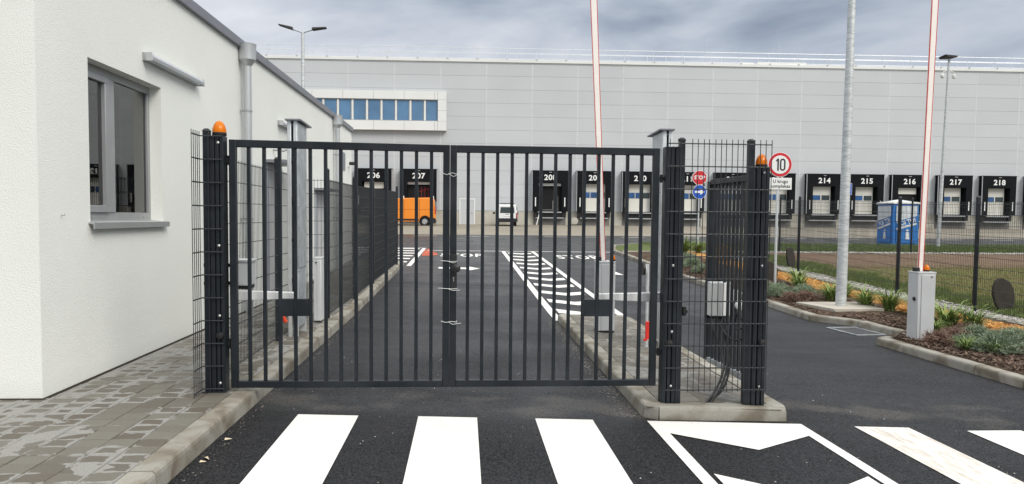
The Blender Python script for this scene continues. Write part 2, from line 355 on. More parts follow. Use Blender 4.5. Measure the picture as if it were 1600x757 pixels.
def kerbmat():
    m, t, b = newmat('kerb_concrete'); lk = t.links.new
    g = N(t, 'ShaderNodeNewGeometry'); P = g.outputs['Position']; oi = N(t, 'ShaderNodeObjectInfo')
    n = N(t, 'ShaderNodeTexNoise'); n.inputs['Scale'].default_value = 3.2; n.inputs['Detail'].default_value = 6; n.inputs['Distortion'].default_value = .6; lk(P, n.inputs['Vector'])
    c = N(t, 'ShaderNodeValToRGB'); lk(n.outputs['Fac'], c.inputs[0])
    c.color_ramp.elements[0].position = .36; c.color_ramp.elements[0].color = (.150, .130, .098, 1)
    c.color_ramp.elements[1].position = .55; c.color_ramp.elements[1].color = (.285, .272, .235, 1)
    q = c.color_ramp.elements.new(.44); q.color = (.215, .195, .155, 1)
    n2 = N(t, 'ShaderNodeTexNoise'); n2.inputs['Scale'].default_value = 110; n2.inputs['Detail'].default_value = 3; lk(P, n2.inputs['Vector'])
    ma = N(t, 'ShaderNodeMath', operation='MULTIPLY_ADD'); lk(n2.outputs['Fac'], ma.inputs[0]); ma.inputs[1].default_value = .7; 
    mo = N(t, 'ShaderNodeMath', operation='MULTIPLY_ADD'); lk(oi.outputs['Random'], mo.inputs[0]); mo.inputs[1].default_value = .22; mo.inputs[2].default_value = .55
    lk(mo.outputs[0], ma.inputs[2])
    v = N(t, 'ShaderNodeVectorMath', operation='SCALE'); lk(c.outputs[0], v.inputs[0]); lk(ma.outputs[0], v.inputs['Scale']); lk(v.outputs[0], b.inputs['Base Color'])
    b.inputs['Roughness'].default_value = .8
    bp = N(t, 'ShaderNodeBump'); bp.inputs['Strength'].default_value = .35; bp.inputs['Distance'].default_value = .004; lk(n2.outputs['Fac'], bp.inputs['Height']); lk(bp.outputs[0], b.inputs['Normal'])
    return m
KERB = kerbmat()
def stucco():
    m, t, b = newmat('white_render'); lk = t.links.new
    g = N(t, 'ShaderNodeNewGeometry'); P = g.outputs['Position']
    n = N(t, 'ShaderNodeTexNoise'); n.inputs['Scale'].default_value = 95; n.inputs['Detail'].default_value = 4; n.inputs['Roughness'].default_value = .6; lk(P, n.inputs['Vector'])
    vo = N(t, 'ShaderNodeTexVoronoi'); vo.inputs['Scale'].default_value = 110; lk(P, vo.inputs['Vector'])
    ad = N(t, 'ShaderNodeMath', operation='MULTIPLY_ADD'); lk(vo.outputs['Distance'], ad.inputs[0]); ad.inputs[1].default_value = .6; lk(n.outputs['Fac'], ad.inputs[2])
    bp = N(t, 'ShaderNodeBump'); bp.inputs['Strength'].default_value = .5; bp.inputs['Distance'].default_value = .007; lk(ad.outputs[0], bp.inputs['Height']); lk(bp.outputs[0], b.inputs['Normal'])
    n3 = N(t, 'ShaderNodeTexNoise'); n3.inputs['Scale'].default_value = .7; n3.inputs['Detail'].default_value = 5; lk(P, n3.inputs['Vector'])
    c = N(t, 'ShaderNodeValToRGB'); lk(n3.outputs['Fac'], c.inputs[0]); c.color_ramp.elements[0].position = .3; c.color_ramp.elements[1].position = .7
    c.color_ramp.elements[0].color = (.77, .785, .745, 1); c.color_ramp.elements[1].color = (.82, .83, .79, 1)
    # splash dirt close to the paving
    s = N(t, 'ShaderNodeSeparateXYZ'); lk(P, s.inputs[0]); a = N(t, 'ShaderNodeMath', operation='MULTIPLY_ADD'); lk(n3.outputs['Fac'], a.inputs[0]); a.inputs[1].default_value = -.4; lk(s.outputs['Z'], a.inputs[2])
    r = N(t, 'ShaderNodeMapRange'); lk(a.outputs[0], r.inputs['Value']); r.inputs['From Min'].default_value = -.1; r.inputs['From Max'].default_value = .12; r.inputs['To Min'].default_value = .9; r.inputs['To Max'].default_value = 1
    v = N(t, 'ShaderNodeVectorMath', operation='SCALE'); lk(c.outputs[0], v.inputs[0]); lk(r.outputs[0], v.inputs['Scale']); lk(v.outputs[0], b.inputs['Base Color'])
    b.inputs['Roughness'].default_value = .9; b.inputs['Specular IOR Level'].default_value = .2
    return m
STUC = stucco()
def soilmat(name, c0, c1, sc, bump=.8, bs=30, c2=None):
    m, t, b = newmat(name); lk = t.links.new
    P = N(t, 'ShaderNodeNewGeometry').outputs['Position']
    n = N(t, 'ShaderNodeTexNoise'); n.inputs['Scale'].default_value = sc; n.inputs['Detail'].default_value = 8; n.inputs['Roughness'].default_value = .65; lk(P, n.inputs['Vector'])
    c = N(t, 'ShaderNodeValToRGB'); lk(n.outputs['Fac'], c.inputs[0]); c.color_ramp.elements[0].position = .38; c.color_ramp.elements[1].position = .62
    c.color_ramp.elements[0].color = (*c0, 1); c.color_ramp.elements[1].color = (*c1, 1)
    n2 = N(t, 'ShaderNodeTexNoise'); n2.inputs['Scale'].default_value = bs; n2.inputs['Detail'].default_value = 5; lk(P, n2.inputs['Vector'])
    v = N(t, 'ShaderNodeVectorMath', operation='SCALE'); lk(c.outputs[0], v.inputs[0])
    a = N(t, 'ShaderNodeMath', operation='MULTIPLY_ADD'); lk(n2.outputs['Fac'], a.inputs[0]); a.inputs[1].default_value = 1.4; a.inputs[2].default_value = .3; lk(a.outputs[0], v.inputs['Scale'])
    lk(v.outputs[0], b.inputs['Base Color'])
    b.inputs['Roughness'].default_value = .95; b.inputs['Specular IOR Level'].default_value = .2
    bp = N(t, 'ShaderNodeBump'); bp.inputs['Strength'].default_value = bump; bp.inputs['Distance'].default_value = .03; lk(n2.outputs['Fac'], bp.inputs['Height']); lk(bp.outputs[0], b.inputs['Normal'])
    return m
SOIL = soilmat('brown_soil', (.050, .032, .020), (.11, .075, .05), 3.)
ORANGE = soilmat('orange_mulch', (.44, .21, .06), (.58, .33, .12), 3., bs=22)
GRAVS = soilmat('pale_gravel_bed', (.20, .185, .16), (.40, .38, .34), 9., bs=28)
LAWN = soilmat('patchy_lawn_soil', (.105, .125, .035), (.14, .10, .05), 1.3, bs=14)
VERGE = soilmat('verge_soil', (.07, .10, .03), (.11, .13, .045), 1.5, bs=10)
APRON = mat('apron_concrete', (.235, .21, .165), .75, 0, .16, .35, .2, 4., stretch=(1, .35, 1))
FARG = mat('distant_ground', (.10, .12, .06), .95, 0, .3, .05)

# ------------------------------------------------------------------ setting: ground sheets
def sheet(name, xs, ys, zf, m, keep=None, parent=None, kind='structure'):
    mb = MB(); nx = len(xs)
    mb.v = [(x, y, zf(x, y)) for y in ys for x in xs]
    for j in range(len(ys)-1):
        for i in range(nx-1): mb.f.append((j*nx+i, j*nx+i+1, (j+1)*nx+i+1, (j+1)*nx+i)); mb.m.append(0)
    o = mb.build(name, m, parent, fixn=False)
    if kind and not parent: o['kind'] = kind
    return o
def rng_(a, b, st): 
    n = max(1, int(round((b-a)/st))); return [a+(b-a)*i/n for i in range(n+1)]
xs = [-1500, -500, -200, -100, -60]+rng_(-40, -3, 3)[:-1]+rng_(-3, 4.5, .5)[:-1]+rng_(4.5, 60, 2.5)+[90, 200, 500, 1500]
ys = [-1500, -400, -100, -40, -15, 0]+rng_(2, 34, .5)+rng_(35, 66, 1)+[70, 120, 300, 800, 1500]
sheet('ground', xs, ys, lambda x, y: zg(x, y)-.03, FARG)
road = sheet('road', [-40, -20, -10, -6]+rng_(-3, 4.5, .5)+rng_(5.5, 60, 2.5), [-14, -6, 0]+rng_(2, 34, .5)+rng_(35, 66.6, 1), zg, ASPH)
sheet('concrete_apron', rng_(-30, 58, 2), rng_(44, 66.4, 1), lambda x, y: zg(x, y)+.006, APRON)
rp = empty('road_markings', kind='structure')
def mark(name, pts, m=None, lift=.005, label=None):      # polygon strip: list of (left, right) point pairs
    mb = MB()
    rows = []
    for a, b in pts: rows.append(((a[0], a[1], zg(*a)+lift), (b[0], b[1], zg(*b)+lift)))
    for r in rows: mb.v += [r[0], r[1]]
    for i in range(len(rows)-1): mb.f.append((2*i, 2*i+1, 2*i+3, 2*i+2)); mb.m.append(0)
    o = mb.build(name, m or PAINT, rp, smooth=False, fixn=False)
    for p in o.data.polygons:
        if p.normal.z < 0: p.flip()
    if label: o['label'] = label
    return o
def strip(name, x0, x1, y0, y1, st=1., **kw):
    xsn = [x0, x1]
    return mark(name, [((x0, y), (x1, y)) for y in rng_(y0, y1, st)], **kw)
for i, x in enumerate((-1.38, -.38, .62, 3.45, 4.45, 5.45)):
    mb = MB()                        # stripes lie flat across the crossfall
    yf = (6.23, 6.252, 6.265, 6.24, 6.18, 6.15)[i]
    strip('zebra_stripe', x, x+.5, 2.6, yf, 5, m=WORN if i == 3 else None)
# arrow-hatched box beside the crossing
strip('box_line', 1.60, 1.70, 2.6, 6.27, 5); strip('box_line', 2.885, 2.985, 2.6, 6.28, 5)
mark('chevron', [((1.70, 5.91), (1.70, 6.27)), ((2.29, 5.51), (2.29, 6.275)), ((2.885, 5.92), (2.885, 6.28))])
for k in range(1, 3):
    y = 4.95-1.45*(k-1)
    mark('chevron', [((1.74, y-.50), (1.74, y)), ((2.29, y-.90), (2.29, y-.40)), ((2.85, y-.50), (2.85, y))])
# long hatched wedge beyond the island
def lx(y): return 1.55-.004*(y-12.6)
def rx(y): return 2.86-.011*(y-12.6)
mark('edge_line', [((lx(y), y), (lx(y)+.14, y)) for y in rng_(12.45, 29.4, 1)])
mark('edge_line', [((rx(y)-.02, y), (rx(y)+.12, y)) for y in rng_(12.7, 29.4, 1)])
for k in range(11):
    y = 13.35+1.47*k
    a, b = lx(y)+.2, rx(y)-.1; c = a+(b-a)*.55
    mark('chevron', [((a, y+.12), (a, y+.62)), ((c, y-.22), (c, y+.26)), ((b, y+.10), (b, y+.58))])
mark('stop_line', [((x, 29.36), (x, 29.52)) for x in rng_(-1.6, 7.3, 1)])
mark('edge_line', [((-1.72, y), (-1.58, y)) for y in rng_(22.2, 31.0, 1)])
mark('edge_line', [((x, 31-.9*0+.0+(-1.72-x)*.05), (x, 31.14+(-1.72-x)*.05)) for x in rng_(-7, -1.72, 1)])
for k in range(6):
    y = 23.6+1.35*k
    mark('hatch_stripe', [((-5.5, y+.5), (-5.5, y+.95)), ((-1.82, y-.1), (-1.82, y+.35))])
mark('red_patch', [((-1.5, 26.4), (-.95, 26.9)), ((-1.55, 27.6), (-1.0, 27.8)), ((-1.56, 29.2), (-1.25, 29.3)), ((-1.56, 30.4), (-1.45, 30.6))], REDPAINT)
# direction arrow lying across the lane, and road lettering
mark('lane_arrow', [((-.75, 21.55), (-.75, 22.05)), ((.10, 21.6), (.10, 22.1)), ((.10, 21.15), (.10, 22.55)), ((.47, 21.85), (.47, 21.86))])
mark('lane_arrow', [((4.2, 21.1), (4.6, 21.0)), ((4.3, 22.3), (4.5, 22.3))])
for cx, cy in ((-.09, 27.0), (4.15, 26.8)):
    me = text_mesh('STOP', 1.0, .001, .02, 1.0, 1.12)
    xsz = max(v.co.x for v in me.vertices)-min(v.co.x for v in me.vertices); ysz = max(v.co.y for v in me.vertices)-min(v.co.y for v in me.vertices)
    me.transform(Matrix.Diagonal((1.55/xsz, 1.5/ysz, 1, 1)))
    for v in me.vertices: v.co.z += zg(v.co.x+cx, v.co.y+cy)+.006
    me.materials.clear(); me.materials.append(PAINT); link('road_lettering', me, rp, (cx, cy, 0))
for x in (-9.5, -6.2, -2.85, .1, 4.6, 6.9, 9.1, 12.4, 15.5, 18.8, 22, 25.2, 28.4, 31.6, 34.8):
    mark('bay_mark', [((x, 42.2), (x, 42.4)), ((x+1.3, 42.2), (x+1.3, 42.4))])

# ------------------------------------------------------------------ kerbs and paving
def kerb_run(pts, side, parent, w=.14, h=.12, base=zg, length=1.0, hf=None):
    # pts: road-side top edge; side=+1 puts the stone to the left of the direction of travel
    cut = []
    for i in range(len(pts)-1):
        a, b = Vector(pts[i]), Vector(pts[i+1]); d = (b-a).length; n = max(1, round(d/length))
        for k in range(n): cut.append((a+(b-a)*k/n, a+(b-a)*(k+1)/n))
    for a, b in cut:
        t = (b-a).normalized(); nrm = Vector((-t.y, t.x))*side
        a2, b2 = a+t*.005, b-t*.005; js = random.uniform(-.003, .003); jz = random.uniform(-.003, .003)
        prof = [(-.02, -.12), (-.006, h-.035), (.0, h-.014), (.016, h), (w, h), (w, -.12)]
        vs = []
        for p in (a2, b2):
            for o, z in prof:
                q = p+nrm*(o+js); vs.append((q.x, q.y, (hf(p.x, p.y)-h if hf else base(p.x, p.y))+z+jz))
        n = len(prof); mb = MB(); mb.add(vs, [tuple(range(n)), tuple(range(n, 2*n))[::-1]]+[(i, (i+1)%n, n+(i+1)%n, n+i) for i in range(n)])
        mb.build('kerb_stone', KERB, parent, smooth=False)
kerbL = empty('left_kerb', (0, 0, 0), kind='structure')
kerb_run([(-1.83, 2.2), (-1.83, 5.6), (-1.82, 22.4)], 1, kerbL, w=.15, h=.13, hf=zp)
kerb_run([(-1.83, 22.5), (-3.6, 22.7), (-6.5, 22.9)], 1, kerbL, w=.15, h=.13, hf=zp)
kerbI = empty('island_kerb', (0, 0, 0), kind='structure')
kerb_run([(1.61, 12.5), (1.605, 6.42), (1.72, 6.33), (2.89, 6.38), (2.93, 6.5), (2.89, 9.5), (2.75, 12.62), (1.61, 12.5)], 1, kerbI, w=.15, h=.12, length=1.1)
kerbR = empty('garden_kerb', (0, 0, 0), kind='structure')
GK = [(6.27, 2.2), (6.23, 7.76), (6.2, 9.3), (6.18, 10.62), (6.93, 11.12), (6.87, 11.7), (6.86, 12.38), (6.36, 13.15), (6.33, 15.), (6.17, 18.2), (6.03, 20.2), (5.95, 29.5), (6.6, 32.6), (8.2, 34.2), (55, 34.2)]
kerb_run(GK, -1, kerbR, w=.15, h=.11)

def pave(cells, parent, zf, nsolo=300):
    # cells: (x0,y0,sx,sy) ; nearest ones are separate stones, the rest one joined piece
    cells = sorted(cells, key=lambda c: (c[0]+c[2]/2)**2+(c[1]+c[3]/2)**2)
    vis = [c for c in cells if c[1] > 3.75]; near = vis[:nsolo]; ns = set(id(c) for c in near); far = [c for c in cells if id(c) not in ns]
    cache = {}
    uvt = [(0,0),(1,0),(1,1),(0,1)]
    def geo(sx, sy):
        g = .0035; b = .005; mb = MB()
        x0, x1, y0, y1 = -sx/2+g, sx/2-g, -sy/2+g, sy/2-g
        mb.add([(x0,y0,-.05),(x1,y0,-.05),(x1,y1,-.05),(x0,y1,-.05),(x0,y0,-b),(x1,y0,-b),(x1,y1,-b),(x0,y1,-b),
                (x0+b,y0+b,0),(x1-b,y0+b,0),(x1-b,y1-b,0),(x0+b,y1-b,0)],
               [(8,9,10,11),(4,5,9,8),(5,6,10,9),(6,7,11,10),(7,4,8,11),(0,1,5,4),(1,2,6,5),(2,3,7,6),(3,0,4,7)])
        mb.uv = [uvt[vi % 4] for f in mb.f for vi in f]
        return mb
    for x, y, sx, sy in near:
        key = (round(sx, 3), round(sy, 3))
        if key not in cache:
            me = geo(*key).mesh('paving_stone'); me.materials.append(PAVER); cache[key] = me
        o = link('paving_stone', cache[key], parent, (x+sx/2, y+sy/2, zf(x+sx/2, y+sy/2)+random.uniform(-.0025, .0015)))
        o.rotation_euler = (random.gauss(0, .006), random.gauss(0, .006), random.gauss(0, .004))
    if far:
        mb = MB()
        for x, y, sx, sy in far:
            g = geo(sx, sy); b0 = len(mb.v); cx, cy = x+sx/2, y+sy/2; z = zf(cx, cy)+random.uniform(-.0025, .0015)
            tx, ty = random.gauss(0, .006), random.gauss(0, .006)
            mb.v += [(p[0]+cx, p[1]+cy, p[2]+z+p[0]*tx+p[1]*ty) for p in g.v]; mb.f += [tuple(i+b0 for i in f) for f in g.f]; mb.m += [0]*len(g.f); mb.uv += g.uv
        o = mb.build('paving_stone_field', PAVER, parent, smooth=False, fixn=False); o['kind'] = 'stuff'
pavL = empty('pavement', kind='structure')
cells = []; 
xr = -1.985; sy = .166; sxs = .2
j = 0; y = 2.3
while y < 22.4:
    x = xr; lim = -3.42 if y > 6.15 else -7.2
    while x > lim+.02:
        w = min(sxs, x-lim)
        # now and then one long stone instead of two short ones
        cells.append((x-w, y, w, sy)); x -= w
    y += sy; j += 1
pave(cells, pavL, zp)
sheet('pavement_bed', [-7.3, -1.96], rng_(2.2, 22.45, 1), lambda x, y: zp(x, y)-.012, JOINT)
pavI = empty('island_paving', kind='structure')
cells = []; y = 6.56
while y < 12.45:
    x = 1.775
    x1 = 2.735
    while x < x1-.02:
        w = min(.2, x1-x); cells.append((x, y, w, .166)); x += w
    y += .166
pave(cells, pavI, lambda x, y: zi(x, y)-.002, nsolo=300)
sheet('island_bed', [1.62, 2.2, 2.85], rng_(6.36, 12.5, 1), lambda x, y: zi(x, y)-.014, JOINT)

# ------------------------------------------------------------------ garden ground
def gx(y):
    pts = GK[:12]
    for a, b in zip(pts, pts[1:]):
        if a[1] <= y <= b[1]: return a[0]+(b[0]-a[0])*(y-a[1])/(b[1]-a[1])
    return 5.95
def wob(y, ph): return .12*math.sin(y*1.3+ph)+.07*math.sin(y*3.1+ph*2)
YS = sorted(set(rng_(2.2, 10.62, .35)+rng_(10.62, 13.15, .18)+rng_(13.15, 28.3, .5)))
def mound(x, y, u): return zg(x, y)+.085+.05*math.sin(math.pi*min(1, u))+.012*math.sin(7*x+3*y)*math.sin(5*y-2*x)
def bed(name, fa, fb, m, n, lift=lambda x, y, u: zg(x, y)+.10, ys=YS, u0=0, u1=1):
    mb = MB()
    for y in ys:
        a, b = fa(y), fb(y)
        for i in range(n+1):
            u = i/n; x = a+(b-a)*u; mb.v.append((x, y, lift(x, y, u)))
    for j in range(len(ys)-1):
        for i in range(n): q = j*(n+1)+i; mb.f.append((q, q+1, q+n+2, q+n+1)); mb.m.append(0)
    o = mb.build(name, m, None, fixn=False); o['kind'] = 'structure'; return o
inner = lambda y: gx(y)+.13
oa = lambda y: 8.45+wob(y, 0); ob = lambda y: 9.15+wob(y, 2)*.6; gc = lambda y: 9.50+wob(y, 4)*.3; gd = lambda y: 10.12+wob(y, 1)*.4
bed('planting_soil', inner, lambda y: 8.6, SOIL, 8, lambda x, y, u: zg(x, y)+.095+.035*math.sin(math.pi*u)+.01*math.sin(9*x)*math.sin(7*y))
bed('orange_mulch_strip', oa, ob, ORANGE, 5, lambda x, y, u: zg(x, y)+.098+.05*math.sin(math.pi*u))
bed('fence_side_soil', lambda y: 8.55, lambda y: 9.8, SOIL, 4, lambda x, y, u: zg(x, y)+.096)
bed('gravel_strip', gc, gd, GRAVS, 3, lambda x, y, u: zg(x, y)+.10+.012*math.sin(math.pi*u))
YL = rng_(2.2, 28.3, .7)
bed('lawn', lambda y: 9.75, lambda y: 48., LAWN, 40, lambda x, y, u: zg(x, y)+.092+.02*math.sin(x*.9)*math.sin(y*.8), ys=YL)
bed('bare_soil', lambda y: 10.3, lambda y: 48., soilmat('bare_brown_soil', (.13, .085, .055), (.17, .12, .08), 2.), 40, lambda x, y, u: zg(x, y)+.100+.02*math.sin(x*.9)*math.sin(y*.8), ys=rng_(22.6, 28.3, .57))
bed('far_gravel_strip', lambda y: 6.2, lambda y: 50., GRAVS, 40, lambda x, y, u: zg(x, y)+.10, ys=[28.3, 28.6, 28.95])
bed('grass_verge', lambda y: 6.1+max(0, (y-30))**1.6*.22, lambda y: 50., VERGE, 40, lambda x, y, u: zg(x, y)+.10, ys=rng_(28.95, 34.1, .6))

def scatter(name, n, xf, yr, m, shape, zf, label, cat, jit=.0):
    V = []; Fc = []
    k = 0
    for _ in range(n):
        y = rng.uniform(*yr); a, b = xf(y); x = rng.uniform(a, b); s = shape(); z = zf(x, y)
        vs, fs = s; b0 = len(V)
        V += [(x+p[0], y+p[1], z+p[2]) for p in vs]; Fc += [tuple(b0+i for i in f) for f in fs]
    mb = MB(); mb.v = V; mb.f = Fc; mb.m = [0]*len(Fc)
    o = mb.build(name, m, None, smooth=False, fixn=False)
    tag(o, label, cat, kind='stuff'); return o
def chip(l0, l1, w0, w1, h=.008, tilt=.5):
    def f():
        l, w = rng.uniform(l0, l1)/2, rng.uniform(w0, w1)/2; a = rng.uniform(0, 6.28); t1, t2 = rng.normal(0, tilt), rng.normal(0, tilt*.5)
        c, s = math.cos(a), math.sin(a); vs = []
        for z in (0, h):
            for x, y in ((-l, -w*.6), (l*.8, -w), (l, w*.7), (-l*.8, w)): vs.append((x*c-y*s, x*s+y*c, z+.006+x*t1*.6+y*t2))
        return vs, [(4,5,6,7),(0,1,5,4),(1,2,6,5),(2,3,7,6),(3,0,4,7)]
    return f
def pebble(r0, r1):
    def f():
        r = rng.uniform(r0, r1); vs = [(rng.uniform(.7, 1.2)*r*dx, rng.uniform(.7, 1.2)*r*dy, rng.uniform(.5, .9)*r*dz) for dx, dy, dz in ((1,0,.2),(0,1,.2),(-1,0,.2),(0,-1,.2),(.1,.1,1),(0,0,-.6))]
        return vs, [(0,1,4),(1,2,4),(2,3,4),(3,0,4),(1,0,5),(2,1,5),(3,2,5),(0,3,5)]
    return f
def blade(h0, h1, w, n=3, spread=.05):
    def f():
        vs, fs = [], []
        for _ in range(n):
            h = rng.uniform(h0, h1); a = rng.uniform(0, 6.28); ox, oy = rng.uniform(-spread, spread, 2); lx_, ly_ = rng.normal(0, .35*h, 2); c, s = math.cos(a)*w, math.sin(a)*w
            b = len(vs); vs += [(ox-c, oy-s, -.01), (ox+c, oy+s, -.01), (ox+lx_, oy+ly_, h)]; fs.append((b, b+1, b+2))
        return vs, fs
    return f
zs = lambda x, y: zg(x, y)+.115
scatter('bark_chips', 7000, lambda y: (inner(y)+.02, 8.3), (4.5, 12.3), CHIP, chip(.03, .10, .012, .035), lambda x, y: zg(x, y)+.11+rng.uniform(0, .025), 'brown bark chips covering the bed behind the near garden kerb', 'bark mulch')
scatter('bark_chips', 3500, lambda y: (inner(y)+.02, 8.2), (12.3, 24), CHIP, chip(.03, .09, .02, .04), lambda x, y: zg(x, y)+(.0 if 6.7 < x < 8.05 and 13.3 < y < 14.7 else .11)+rng.uniform(0, .02), 'brown bark and soil crumbs around the lamp pole footing and far shrubs', 'bark mulch')
scatter('orange_chips', 6000, lambda y: (oa(y), ob(y)), (8, 24), ORCHIP, chip(.03, .09, .015, .04), lambda x, y: zg(x, y)+.125+rng.uniform(0, .02), 'orange bark chips in the strip between the plants and the mesh fence', 'bark mulch')
scatter('gravel', 5000, lambda y: (gc(y), gd(y)), (8, 28), GRAV, pebble(.012, .035), lambda x, y: zg(x, y)+.115, 'pale gravel along the foot of the side mesh fence', 'gravel')
scatter('gravel', 2500, lambda y: (9.5, 34), (28.3, 28.95), GRAV, pebble(.02, .05), lambda x, y: zg(x, y)+.11, 'pale gravel line under the far mesh fence', 'gravel')
def lawnx(y): return (10.15, 10.3+y*.62)
scatter('lawn_grass', 24000, lambda y: (10.2, min(36, 3+y*.95)), (10.5, 23.5), GRASSD, blade(.02, .06, .006, 2, .09), lambda x, y: zg(x, y)+.10, 'sparse young grass on the brown lawn behind the mesh fence', 'grass')
scatter('lawn_grass', 9000, lambda y: (10.15+wob(y, 1)*.4, 11.6+wob(y*1.7, 0)*2), (11, 27), GRASS, blade(.04, .11, .006, 3, .07), lambda x, y: zg(x, y)+.10, 'greener grass at the lawn edge next to the mesh fence', 'grass')
scatter('verge_grass', 14000, lambda y: (8.2, 36), (29.2, 33.9), GRASS, blade(.06, .16, .010, 3, .1), lambda x, y: zg(x, y)+.10, 'green grass verge between the far fence and the yard road', 'grass')
scatter('road_grit', 450, lambda y: (-1.80+abs(rng.normal(0, .03)), -1.74+abs(rng.normal(0, .05))), (3.5, 13), GRIT, pebble(.003, .008), zg, 'grit and crumbs along the foot of the left kerb', 'grit')
scatter('road_grit', 1300, lambda y: (1.46-abs(rng.normal(0, .06)), 1.57), (6.4, 12.5), GRIT, pebble(.003, .010), zg, 'grit and dead leaf crumbs along the foot of the island kerb', 'grit')
scatter('road_grit', 170, lambda y: (-1.7, 4.5), (4.0, 9), leafmat('pale_crumb', (.25, .24, .22), (.7, .69, .66), .8), pebble(.003, .0075), lambda x, y: zg(x, y)+.004, 'pale crumbs scattered over the dark asphalt by the crossing', 'grit')

# ------------------------------------------------------------------ guard building on the left
WX, WY, WZ = -3.44, 6.23, 4.20; BY1 = 22.9
gb = empty('guard_building', (WX, WY, .1), label='low white rendered gatehouse with one grey window at the left', cat='building')
def gpt(mb, name, m, parent=None, **kw):      # geometry in world coordinates under the building
    p = parent or gb
    o = mb.build(name, m, p, **kw)
    o.matrix_parent_inverse = Matrix.Translation(-Vector(gb.location)) if p is gb else Matrix.Identity(4)
    return o
w0, w1, wz0, wz1, rec = 7.06, 8.70, 1.585, 3.09, .18
mb = MB()
# side wall with window opening (X = WX face), built of pieces 0.30 thick, butted
def wq(y0, y1, z0, z1): mb.add([(WX, y0, z0), (WX, y1, z0), (WX, y1, z1), (WX, y0, z1)], [(0, 1, 2, 3)])
for (a, b, c, d) in ((WY, w0, .02, WZ), (w1, BY1, .02, WZ), (w0, w1, .02, wz0), (w0, w1, wz1, WZ)): wq(a, b, c, d)
R_ = WX-rec
mb.add([(WX, w0, wz0), (R_, w0, wz0), (R_, w0, wz1), (WX, w0, wz1)], [(0, 1, 2, 3)])
mb.add([(WX, w1, wz0), (R_, w1, wz0), (R_, w1, wz1), (WX, w1, wz1)], [(0, 3, 2, 1)])
mb.add([(WX, w0, wz1), (WX, w1, wz1), (R_, w1, wz1), (R_, w0, wz1)], [(0, 3, 2, 1)])
mb.add([(WX, w0, wz0), (WX, w1, wz0), (R_, w1, wz0), (R_, w0, wz0)], [(0, 1, 2, 3)])
mb.add([(WX, WY, .02), (WX, WY, WZ), (-14, WY, WZ), (-14, WY, .02)], [(0, 1, 2, 3)])
mb.add([(WX, BY1, .02), (-14, BY1, .02), (-14, BY1, WZ), (WX, BY1, WZ)], [(0, 1, 2, 3)])
mb.add([(-14, WY, .02), (-14, WY, WZ), (-14, BY1, WZ), (-14, BY1, .02)], [(0, 1, 2, 3)])
gpt(mb, 'wall', STUC, smooth=False, fixn=False)
mb = MB(); mb.box(-14, WX-.02, WY+.02, BY1-.02, WZ-.25, WZ-.02); gpt(mb, 'roof', CONCD)
mb = MB(); mb.box(-14.05, WX+.05, WY-.05, WY+.3, WZ, WZ+.13); mb.box(WX-.3, WX+.05, WY+.3, BY1+.05, WZ, WZ+.13)
gpt(mb, 'coping', COPING, bevel=.006)
win = gpt(MB().box(R_-.02, R_+.05, w0, w1, wz0, wz0+.09).box(R_-.02, R_+.05, w0, w1, wz1-.08, wz1).box(R_-.02, R_+.05, w0, w0+.07, wz0+.09, wz1-.08).box(R_-.02, R_+.05, w1-.06, w1, wz0+.09, wz1-.08)
      .box(R_-.02, R_+.06, 7.69, 7.83, wz0+.09, wz1-.08), 'window', ALU, bevel=.004)
def sub(mb, name, m, parent, **kw): return mb.build(name, m, parent, **kw)
sub(MB().box(R_+.0, R_+.075, w0+.07, 7.68, wz0+.09, wz0+.16).box(R_, R_+.075, w0+.07, 7.68, wz1-.14, wz1-.08).box(R_, R_+.075, w0+.07, w0+.13, wz0+.16, wz1-.14).box(R_, R_+.075, 7.61, 7.68, wz0+.16, wz1-.14), 'sash', ALU, win, bevel=.004)
def glassmat():
    m = bpy.data.materials.new('window_glass'); m.use_nodes = True; t = m.node_tree; t.nodes.clear(); lk = t.links.new
    o = N(t, 'ShaderNodeOutputMaterial'); mxs = N(t, 'ShaderNodeMixShader'); tr = N(t, 'ShaderNodeBsdfTransparent'); gl = N(t, 'ShaderNodeBsdfGlossy'); fr = N(t, 'ShaderNodeFresnel')
    tr.inputs['Color'].default_value = (.60, .66, .65, 1); gl.inputs['Roughness'].default_value = .015; fr.inputs['IOR'].default_value = 2.5
    lk(fr.outputs[0], mxs.inputs[0]); lk(tr.outputs[0], mxs.inputs[1]); lk(gl.outputs[0], mxs.inputs[2]); lk(mxs.outputs[0], o.inputs[0]); return m
WG = glassmat()
sub(MB().box(R_+.030, R_+.036, w0+.13, 7.61, wz0+.16, wz1-.14), 'pane', WG, win)
sub(MB().box(R_+.020, R_+.026, 7.83, w1-.06, wz0+.09, wz1-.08), 'pane', WG, win)
BLIND = mat('reflection_green_blind', (.75, .80, .70), .9, 0, .08, 2.); BLIND2 = mat('dark_grey_blind', (.13, .15, .18), .9, 0, .1, 2.); ROOMD = mat('dark_room', (.05, .055, .06), .9)  # pale green slat tone stands in for the greenish reflection in the glass
mb = MB()
for k in range(13):
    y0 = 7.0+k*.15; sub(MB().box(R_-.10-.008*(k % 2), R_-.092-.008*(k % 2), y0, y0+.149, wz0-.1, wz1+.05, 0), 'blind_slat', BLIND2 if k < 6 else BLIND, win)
sub(MB().box(R_-.62, R_-.60, w0-.2, w1+.2, wz0-.2, wz1+.1).box(R_-.60, R_-.03, w0-.2, w0-.18, wz0-.2, wz1+.1).box(R_-.60, R_-.03, w1+.18, w1+.2, wz0-.2, wz1+.1).box(R_-.60, R_-.03, w0-.18, w1+.18, wz0-.2, wz0-.18).box(R_-.60, R_-.03, w0-.18, w1+.18, wz1+.08, wz1+.1), 'room_interior', ROOMD, win)
